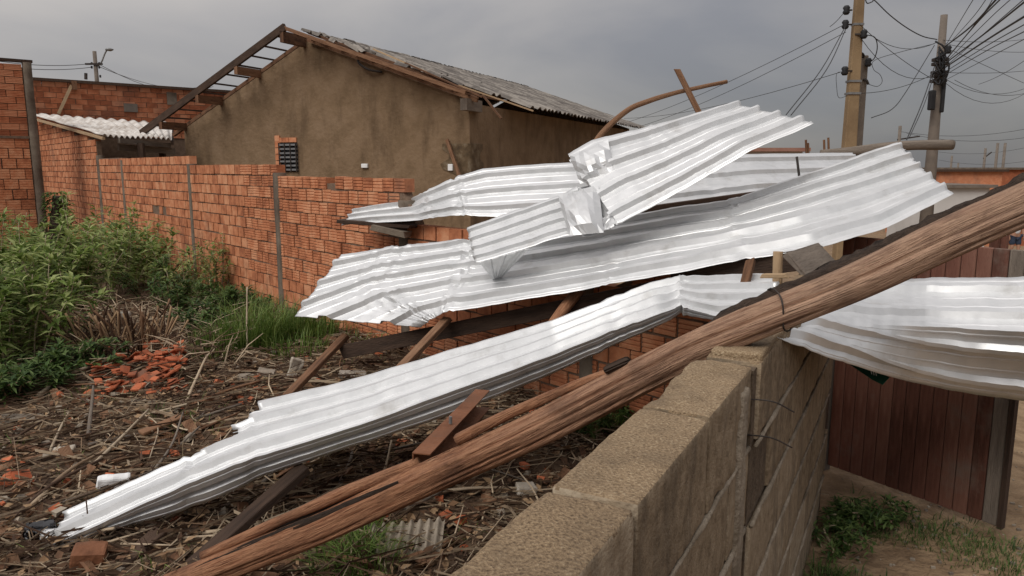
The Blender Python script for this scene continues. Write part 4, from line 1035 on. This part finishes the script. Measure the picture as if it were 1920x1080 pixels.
# broken red bricks in a heap
k = 0
for (x0, x1, y0, y1, n_, sc, hp) in ((170, 345, 690, 745, 85, .62, .13), (262, 345, 660, 700, 45, .62, .24), (150, 200, 735, 765, 12, .6, .04), (200, 340, 672, 735, 26, 1.25, .20)):
    for i in range(n_):
        x, y = rd.uniform(x0, x1), rd.uniform(y0, y1)
        p = gpt(x, y); p.z += rd.uniform(-.01, hp * .6)
        me = rough_box(rd.uniform(.07, .18) * sc, rd.uniform(.03, .08), rd.uniform(.008, .02), 3, 3, 2, .010, rd.uniform(0, 50), .006).mesh('brick_shard', 'shard', False)
        o = link('brick_shard', me, None, p, (rd.uniform(-.5, .6), rd.uniform(-.5, .5), rd.uniform(0, 6.28))); tag(o, 'broken red brick shard in the orange rubble heap by the weeds', 'brick shard', 'orange brick rubble')
for x, y in ((20, 905), (8, 880), (40, 905), (15, 740), (480, 738), (505, 735), (985, 655), (1030, 730)):
    p = gpt(x, y); me = rough_box(rd.uniform(.08, .14), .08, .04, 3, 3, 2, .012, rd.uniform(0, 50), .006).mesh('brick_shard', 'shard', False)
    tag(link('brick_shard', me, None, p, (rd.uniform(-.4, .4), rd.uniform(-.4, .4), rd.uniform(0, 6.28))), 'single red brick shard strewn in the brown litter', 'brick shard', 'strewn brick shards')
prop('white_block', 'whitish block lying alone on the brown litter', 'block', 122, 850, (.125, .07, .05), 'white_block', (.15, -.1, .25), .010, cuts=(8, 5, 5))
prop('stone_slab', 'flat tan slab in the litter below the weeds', 'slab', 36, 790, (.24, .13, .03), 'stone', (.25, .1, .3), .008)
prop('concrete_chunk', 'grey concrete flake standing in the litter beside the orange-brown batten', 'chunk', 548, 705, (.10, .03, .15), 'white_block', (.1, .35, .5), .016, cuts=(6, 4, 6))
prop('concrete_chunk', 'pale grey chunk in the litter just left of the standing flake', 'chunk', 462, 712, (.11, .09, .05), 'stone', (.1, .1, .9), .008)
prop('concrete_chunk', 'tan lump in the litter next to the pale grey chunk', 'chunk', 498, 705, (.13, .1, .06), 'stone', (.1, .2, .2), .01)
prop('concrete_chunk', 'pale slab half hidden behind the long sheet top edge', 'chunk', 660, 706, (.2, .12, .04), 'white_block', (.1, .1, .2), .006)
prop('wood_board', 'broad reddish board lying in the litter left of the long sheet', 'board', 305, 815, (.26, .06, .025), 'old_timber', (.1, -.12, .95), .003, lift=.05)
prop('orange_block', 'weathered orange wooden block end at the low end of the long sheet', 'block', 165, 1066, (.12, .10, .10), 'rust', (.1, .15, .35), .005)
mb = MB(); rows = []; c = gpt(760, 1035)
for i in range(9):
    row = []
    for j in range(57):
        e_ = .014 * nz(j * .4, i, 3, 1) if i in (0, 8) else 0
        row.append(c + Vector((-.15 + j / 56 * .30, .085 - i / 8 * .17 + e_ + j / 56 * .07, .055 + .012 * math.sin(j / 56 * 2 * math.pi * 8) + .004 * nz(i, j, 1, .4) - (i / 8 - .3) * .05)))
    rows.append(row)
mb.quadstrip(rows); mb.quadstrip([rows[-1], [v - Vector((0, -.004, .055 + .012 * nz(k_, 2, 1, .8))) for k_, v in enumerate(rows[-1])]])
tag(mb.build('corrugated_fragment', 'stone', None, True, c), 'broken ridged fibre-cement fragment at the foot of the block wall', 'fragment')
prop('concrete_chunk', 'small pale stone in dark litter between log and block wall', 'chunk', 985, 922, (.10, .07, .05), 'white_block', (.1, .1, .3), .01)
prop('red_cap', 'small red plastic piece in the litter beside the channel purlin', 'plastic piece', 697, 900, (.045, .035, .035), 'red_plastic', (.1, .3, .3), .003)
prop('plastic_scrap', 'crumpled white plastic scrap showing behind the long sheet edge', 'scrap', 214, 932, (.14, .05, .05), 'white_plastic', (.2, .1, .45), .014, cuts=(8, 5, 5), lift=.06)
prop('skull_stone', 'small whitish stone on top of the dead stalk clump', 'stone', 238, 640, (.085, .075, .075), 'white_block', (.1, .1, .3), .02, lift=.20, cuts=(6, 6, 6), rnd=.03)
bag = thing('plastic_bag', 'crumpled black and white plastic bag at the tip of the long sheet', 'bag', gpt(72, 1015))
p = gpt(75, 1012)
link('black_side', rough_box(.12, .09, .07, 10, 8, 7, .022, 3, .03).mesh('black_side', 'black_plastic', True), bag, p + Vector((-.02, .02, .0)), (.2, .2, .6))
link('white_side', rough_box(.06, .05, .045, 8, 6, 6, .014, 6, .02).mesh('white_side', 'white_plastic', True), bag, p + Vector((.055, -.025, .005)), (.2, .2, .9))
def bstick(name, label, pts, r, m, group=None, cat='stick'):
    q = [gpt(x, y) + Vector((0, 0, l_)) for x, y, l_ in pts]; q = smooth_pts(q, 6); k = len(q)
    o = MB().tube(q, [r * (1 - .5 * i / k) for i in range(k)], 7, True, .2, pts[0][0]).build(name, m, None, True, q[0]); return tag(o, label, cat, group)
bstick('long_stick', 'long pale bare stick lying across the litter to the red bricks', [(72, 752, .04), (130, 715, .05), (200, 690, .06), (262, 670, .12)], .016, 'pale_stick')
bstick('thin_stem', 'single pale upright stem in the grass tuft', [(464, 668, 0), (466, 662, .25), (470, 655, .55)], .010, 'pale_stick')
for i, pts in enumerate(([(150, 905, .03), (215, 850, .05), (280, 785, .06)], [(60, 960, .03), (130, 900, .05), (200, 860, .05)], [(250, 940, .03), (320, 860, .06), (345, 800, .09)], [(0, 850, .03), (90, 800, .05), (150, 790, .04)], [(165, 830, .02), (178, 790, .16), (180, 780, .2)], [(350, 760, .03), (385, 700, .10), (395, 690, .12)], [(640, 760, .03), (700, 715, .06), (740, 700, .06)], [(690, 960, .03), (720, 910, .06), (735, 860, .10)], [(760, 965, .03), (840, 930, .05), (930, 860, .05)], [(30, 740, .03), (100, 735, .05), (180, 770, .03)])):
    bstick('dead_branch', 'bent dead branch lying in the brown litter of the lot', pts, rd.uniform(.008, .014), 'twig' if i % 2 else 'grey_timber' if i % 3 else 'pale_stick', 'dead branches in the litter')
for i in range(70):
    x, y = rd.uniform(0, 760), rd.uniform(700, 1040)
    p0 = gpt(x, y); a_ = rd.gauss(.6, .7); le = rd.uniform(.2, .85)
    if not in_lot(p0.x, p0.y): continue
    e_ = p0 + Vector((math.cos(a_) * le, math.sin(a_) * le, 0)); m__ = p0.lerp(e_, .5) + Vector((rd.gauss(0, .03), rd.gauss(0, .03), .04))
    e_.z = gz(e_.x, e_.y) + rd.uniform(.02, .09); p0.z += .02
    q = smooth_pts([p0, m__, e_], 5); r_ = rd.uniform(.005, .013)
    o = MB().tube(q, [r_ * (1 - .5 * k / len(q)) for k in range(len(q))], 6, True, .25, i).build('dead_branch', ('twig', 'grey_timber', 'pale_stick', 'twig', 'old_timber')[i % 5], None, True, q[0])
    tag(o, 'dead stick among the many strewn over the brown lot', 'stick', 'dead sticks in the litter')
# uncountable twigs and leaves
tw = MB()
def lotpoint():
    while True:
        y = 1.6 + 7.2 * rd.random() ** 1.35; x = rd.uniform(-6.5, 1.4)
        if abs(x) > .85 * y + 1.2: continue
        if in_lot(x, y): return x, y
for i in range(13000):
    x, y = lotpoint(); le = rd.uniform(.05, .28) * (1 if rd.random() < .8 else 2.3); an = rd.gauss(.5, .8); r0 = rd.uniform(.0018, .0052) * (1 if rd.random() < .9 else 1.7)
    z = gz(x, y) + rd.uniform(.0, .05) + (.03 if rd.random() < .2 else 0); ti = rd.gauss(0, .16); be = rd.gauss(0, .05)
    d = Vector((math.cos(an), math.sin(an), ti)); nrm = Vector((-d.y, d.x, rd.gauss(0, .4)))
    c = Vector((x, y, z)); a = c - d * le / 2; b = c + d * le / 2; mid = c + nrm * be * le * 2
    # three-sided bent twig
    bs = len(tw.v); e1 = Vector((-d.y, d.x, 0)).normalized(); 
    for p_, rr2 in ((a, r0), (mid, r0 * .9), (b, r0 * .5)):
        tw.v += [p_ + e1 * rr2, p_ - e1 * rr2 * .6 + Vector((0, 0, rr2)), p_ - e1 * rr2 * .5 - Vector((0, 0, rr2))]
    for s in (0, 3):
        for j in range(3):
            k = (j + 1) % 3; tw.f.append((bs + s + j, bs + s + k, bs + s + 3 + k, bs + s + 3 + j)); tw.uv.append([(0, 0)] * 4)
o = tw.build('twig_litter', 'twig'); tag(o, 'brown twigs and stems littering the lot', 'twigs', kind='stuff')
lf = MB()
for i in range(14000):
    x, y = lotpoint(); le = rd.uniform(.02, .07); wd_ = le * rd.uniform(.25, .6); an = rd.uniform(0, 6.28)
    z = gz(x, y) + rd.uniform(.002, .04); d = Vector((math.cos(an), math.sin(an), rd.gauss(0, .3))); e1 = Vector((-d.y, d.x, rd.gauss(0, .4)))
    c = Vector((x, y, z)); bs = len(lf.v); lf.v += [c - d * le / 2, c + e1 * wd_ / 2 + Vector((0, 0, .006)), c + d * le / 2, c - e1 * wd_ / 2]
    lf.f.append((bs, bs + 1, bs + 2, bs + 3)); lf.uv.append([(0, 0)] * 4)
o = lf.build('leaf_litter', 'dead_leaf'); tag(o, 'dry dead leaves and chips littering the lot', 'dead leaves', kind='stuff')
for nm, mt, n_, lab in (('bark_chips', 'old_timber', 900, 'broken bark and wood chips strewn over the lot'), ('rubble_crumbs', 'stone', 500, 'grey and tan rubble crumbs strewn over the lot'), ('brick_crumbs', 'shard', 330, 'small orange brick crumbs strewn over the lot'), ('broad_dead_leaves', 'dead_leaf', 1500, 'broad curled dead leaves strewn over the lot')):
    cm = MB()
    for i in range(n_):
        x, y = lotpoint(); s = rd.uniform(.012, .05) * (1 if nm != 'bark_chips' else 1.5); c = Vector((x, y, gz(x, y) + rd.uniform(.004, .035)))
        m3 = Matrix.Rotation(rd.uniform(0, 6.28), 3, 'Z') @ Matrix.Rotation(rd.gauss(0, .35), 3, 'X') @ Matrix.Rotation(rd.gauss(0, .35), 3, 'Y'); bs = len(cm.v)
        if nm == 'broad_dead_leaves':
            cm.v += [c + m3 @ Vector(q_) * s for q_ in ((-1.2, 0, .1), (-.3, .55, .3), (-.3, 0, 0), (-.3, -.55, .3), (.6, .5, .35), (.6, 0, .08), (.6, -.5, .35), (1.3, 0, .3))]
            fs = ((0, 2, 1), (0, 3, 2), (1, 2, 5, 4), (2, 3, 6, 5), (4, 5, 7), (5, 6, 7))
        else:
            l_, w_, h_ = (1.6, .5, .12) if nm == 'bark_chips' else (.7, .55, .35)
            cm.v += [c + m3 @ Vector((a_ * l_ * rd.uniform(.6, 1), b_ * w_ * rd.uniform(.6, 1), c_ * h_ * rd.uniform(.6, 1))) * s for c_ in (-1, 1) for a_, b_ in ((-1, -1), (1, -1), (1, 1), (-1, 1))]
            fs = ((3, 2, 1, 0), (4, 5, 6, 7), (0, 1, 5, 4), (1, 2, 6, 5), (2, 3, 7, 6), (3, 0, 4, 7))
        for f in fs: cm.f.append(tuple(bs + q_ for q_ in f)); cm.uv.append([(cm.v[bs + q_].x, cm.v[bs + q_].y) for q_ in f])
    tag(cm.build(nm, mt), lab, 'litter', kind='stuff')
pb_ = MB()
for i in range(1500):
    x, y = rd.uniform(.3, 3.2), rd.uniform(1.2, 5.5)
    if lat(x, y) < .16: continue
    s = rd.uniform(.003, .012); pb_.box((x, y, gz(x, y) + s * .25), (s * 1.6, s, s), rd.uniform(0, 3))
o = pb_.build('pebbles', 'stone'); tag(o, 'small stones and crumbs on the street-side earth', 'pebbles', kind='stuff')

# ================================================================== PLANTS
def blades(mb, c, n_, h, spread, wid, lean=.5):
    for i in range(n_):
        a = rd.uniform(0, 6.28); r = spread * math.sqrt(rd.random()); b = c + Vector((math.cos(a) * r, math.sin(a) * r, 0)); b.z = gz(b.x, b.y) - .005
        hh = h * rd.uniform(.45, 1.1); a2 = a + rd.gauss(0, .8); le = lean * rd.uniform(.3, 1.4); d = Vector((math.cos(a2), math.sin(a2), 0)); s = Vector((-d.y, d.x, 0)) * wid * rd.uniform(.6, 1.2)
        m_ = b + d * hh * le * .25 + Vector((0, 0, hh * .6)); t_ = b + d * hh * le + Vector((0, 0, hh * (1 - .25 * le)))
        bs = len(mb.v); mb.v += [b - s, b + s, m_ + s * .8, m_ - s * .8, t_]; mb.f += [(bs, bs + 1, bs + 2, bs + 3), (bs + 3, bs + 2, bs + 4)]; mb.uv += [[(0, 0)] * 4, [(0, 0)] * 3]
gs = MB()
for x, y, n_, h, sp in ((420, 645, 260, .30, .22), (470, 640, 420, .42, .28), (530, 625, 420, .42, .28), (585, 625, 300, .36, .25), (450, 600, 200, .34, .3), (400, 660, 120, .2, .2), (560, 655, 160, .22, .25)):
    blades(gs, gpt(x, y + 12), n_, h, sp, .004, .6)
for i in range(60):
    q_ = C0 + dF * rd.uniform(3.5, 11) + nF * rd.uniform(.15, .6); blades(gs, Vector((q_.x, q_.y, 0)), 26, rd.uniform(.15, .3), .2, .004, .8)
tag(gs.build('tall_grass', 'grass_blade'), 'bright green tall grass against the brick fence foot', 'grass', kind='stuff')
g2 = MB()
for i in range(260):
    x, y = lotpoint()
    if y < 2.2 and rd.random() < .5: continue
    blades(g2, Vector((x, y, 0)), rd.randint(4, 14), rd.uniform(.04, .12), .06, .0022, .9)
for x, y in ((660, 1040), (640, 1070), (670, 1010), (690, 1060), (1105, 810), (1130, 800), (560, 780)):
    blades(g2, gpt(x, y), 140, .13, .12, .0025, .9)
tag(g2.build('grass', 'grass_blade'), 'short green grass sprouting through the litter', 'grass', kind='stuff')
g3 = MB()
for i in range(260):
    x, y = lotpoint(); blades(g3, Vector((x, y, 0)), rd.randint(3, 10), rd.uniform(.06, .2), .08, .002, 1.2)
tag(g3.build('dry_grass', 'dry_blade'), 'dry yellow grass among the litter', 'dry grass', kind='stuff')
g4 = MB()
def street_green(x, y):
    return True
for i in range(420):
    t = rd.uniform(.3, 2.2); la = .16 + abs(rd.gauss(0, .16)); q = W0 + dA * t + nA * la
    if t > 1.75 and la > .45: continue
    blades(g4, Vector((q.x, q.y, 0)), rd.randint(5, 14), rd.uniform(.03, .09), .05, .0022, 1.1)
for i in range(150):
    x = rd.uniform(1600, 1920); y = 960 + (x - 1600) * .27 + rd.gauss(8, 18); p = PZ(x, y, 0)
    blades(g4, Vector((p.x, p.y, 0)), rd.randint(5, 12), rd.uniform(.03, .07), .05, .002, 1.2)
tag(g4.build('street_grass', 'weed_leaf'), 'low weeds and grass along the street side of the block wall', 'weeds', kind='stuff')
# broad-leaved weeds: each plant has stems and a crown of long folded leaves in whorls
def leaf(mb, p, d, up, le, wd):
    d = d.normalized(); s = d.cross(up)
    if s.length < .05: s = Vector((1, 0, 0))
    s = s.normalized(); u = s.cross(d).normalized(); dr = -.25 * le
    m1 = p + d * le * .4 + Vector((0, 0, dr * .12)); t = p + d * le + Vector((0, 0, dr)); bs = len(mb.v)
    fold = u * wd * .35
    mb.v += [p, m1 + s * wd + fold, m1, m1 - s * wd + fold, t]
    mb.f += [(bs, bs + 2, bs + 1), (bs, bs + 3, bs + 2), (bs + 1, bs + 2, bs + 4), (bs + 2, bs + 3, bs + 4)]; mb.uv += [[(0, 0)] * 3] * 4
def weed(c, h, rad, nst, label, group, m='leaf', ls=.15):
    if h > .6: h *= 1.17; rad *= 1.1
    o = thing('leafy_weed', label, 'weed', c, group); st = MB(); lv = MB()
    for i in range(nst):
        a = rd.uniform(0, 6.28); r = rad * math.sqrt(rd.random()); hh = h * (1 - .45 * (r / rad) ** 2) * rd.uniform(.65, 1.1)
        b = c + Vector((math.cos(a) * r * .45, math.sin(a) * r * .45, -.03)); t = c + Vector((math.cos(a) * r, math.sin(a) * r, hh)); mdl = b.lerp(t, .5) + Vector((rd.gauss(0, .04), rd.gauss(0, .04), .04))
        q = smooth_pts([b, mdl, t], 5); st.tube(q, [.007 - .004 * k / len(q) for k in range(len(q))], 5)
        for f in (.22, .34, .45, .54, .62, .70, .78, .85, .91, .96, 1.0):
            if rd.random() < .12: continue
            p_ = q[min(len(q) - 1, int(f * (len(q) - 1)))]
            for k in range(rd.randint(3, 6)):
                an = rd.uniform(0, 6.28); el = rd.uniform(-.25, .75) + (.3 if f > .9 else 0); d = Vector((math.cos(an) * math.cos(el), math.sin(an) * math.cos(el), math.sin(el)))
                leaf(lv, p_ + Vector((rd.gauss(0, .012), rd.gauss(0, .012), rd.gauss(0, .012))), d, Vector((0, 0, 1)), ls * rd.uniform(.55, 1.3), ls * rd.uniform(.10, .18))
    st.build('stems', 'twig' if m != 'leaf' else 'pale_stick', o, True); lv.build('foliage', m, o)
WL = 'green leafy weed growing in the thicket before the brick fence'
for x, y, h, rad, ns in ((-60, 690, .75, .55, 22), (20, 690, .75, .5, 22), (90, 655, .75, .5, 22), (-40, 610, .9, .6, 24), (60, 590, .95, .6, 26), (150, 575, .95, .6, 26), (215, 548, .95, .55, 24), (280, 535, .8, .5, 20), (-20, 545, .95, .6, 22), (130, 530, 1.0, .6, 24), (255, 510, .9, .5, 20), (20, 510, .95, .6, 20)):
    weed(gpt(x, y), h, rad, ns, WL, 'green weeds before the brick fence')
for x, y, h, rad, ns in ((330, 590, .45, .45, 14), (400, 585, .38, .45, 14), (460, 590, .3, .4, 12), (375, 625, .28, .4, 12), (300, 560, .55, .45, 14)):
    weed(gpt(x, y), h, rad, ns, 'short scrubby weed along the foot of the brick fence', 'scrub along the fence foot', 'weed_leaf', .10)
weed(gpt(345, 560), .62, .42, 14, 'thin branching weed reaching in front of the fence post', None, 'leaf', .10)
weed(gpt(410, 548), .62, .34, 13, 'sparse leggy weed standing against the orange fence bricks', None, 'leaf', .10)
for x, y in ((110, 705), (60, 735), (170, 690), (10, 745)):
    weed(gpt(x, y), .22, .32, 14, 'low spreading weed at the foot of the thicket by the red brick rubble', 'low weeds by the brick rubble', 'weed_leaf', .085)
for x, y in ((1105, 815), (1140, 790)):
    weed(gpt(x, y), .16, .16, 8, 'small dark weed between the log and the block wall', 'dark weeds behind the block wall', 'weed_leaf', .06)
for x, y in ((1580, 985), (1600, 1000), (1570, 1030), (1650, 985)):
    p = PZ(x, y, 0); weed(Vector((p.x, p.y, 0)), .10, .14, 9, 'small weed tuft at the street foot of the block wall', 'weed tufts on the street side', 'weed_leaf', .045)
# clump of cut dead stalks
cl_ = thing('dead_stalk_clump', 'brown clump of cut dead stalks beside the green weeds', 'dead shrub', gpt(235, 668)); c = gpt(235, 668)
mb = MB()
for i in range(150):
    a = rd.uniform(0, 6.28); r = .46 * math.sqrt(rd.random()); b = c + Vector((math.cos(a) * r * .8, math.sin(a) * r * .5, -.02)); t = b + Vector((math.cos(a) * r * .3 + rd.gauss(0, .09), math.sin(a) * r * .2 + rd.gauss(0, .07), rd.uniform(.10, .46)))
    w_ = rd.uniform(.5, 1.2); mb.tube(smooth_pts([b, b.lerp(t, .5) + Vector((rd.gauss(0, .03), 0, .02)), t], 3), .008 * w_, 5)
mb.build('stalks', 'dead_leaf', cl_, True)
br = MB()
for i in range(600):
    x, y = rd.uniform(150, 440), rd.uniform(580, 690); c = gpt(x, y); a = rd.uniform(0, 6.28); le = rd.uniform(.15, .45); t = c + Vector((math.cos(a) * le, math.sin(a) * le, rd.uniform(.02, .25)))
    br.tube([c, c.lerp(t, .5) + Vector((rd.gauss(0, .03), rd.gauss(0, .03), .05)), t], [.006, .005, .002], 4, False)
tag(br.build('dry_brush', 'twig'), 'tangle of dry brown brush around the cut stalks', 'dry brush', kind='stuff')
# creeper-covered stump at the wall corner
cs = thing('creeper_stump', 'dark stump overgrown with creeper at the foot of the left brick building', 'stump', Vector((-8.9, 14.6, 0))); lv = MB()
wood_log('stump', [Vector((-8.95, 14.7, -.1)), Vector((-8.9, 14.65, .5)), Vector((-8.8, 14.6, 1.05))], [.20, .10], 'bark', cs, 12, .35)
for i in range(500):
    a = rd.uniform(0, 6.28); z = rd.uniform(.0, 1.15); r = (.36 - .2 * z) * rd.uniform(.6, 1.3); p_ = Vector((-8.88 + math.cos(a) * r, 14.63 + math.sin(a) * r, z)); d = Vector((math.cos(a), math.sin(a), rd.uniform(-.6, .3)))
    leaf(lv, p_, d, Vector((0, 0, 1)), rd.uniform(.06, .12), .03)
lv.build('creeper', 'weed_leaf', cs)
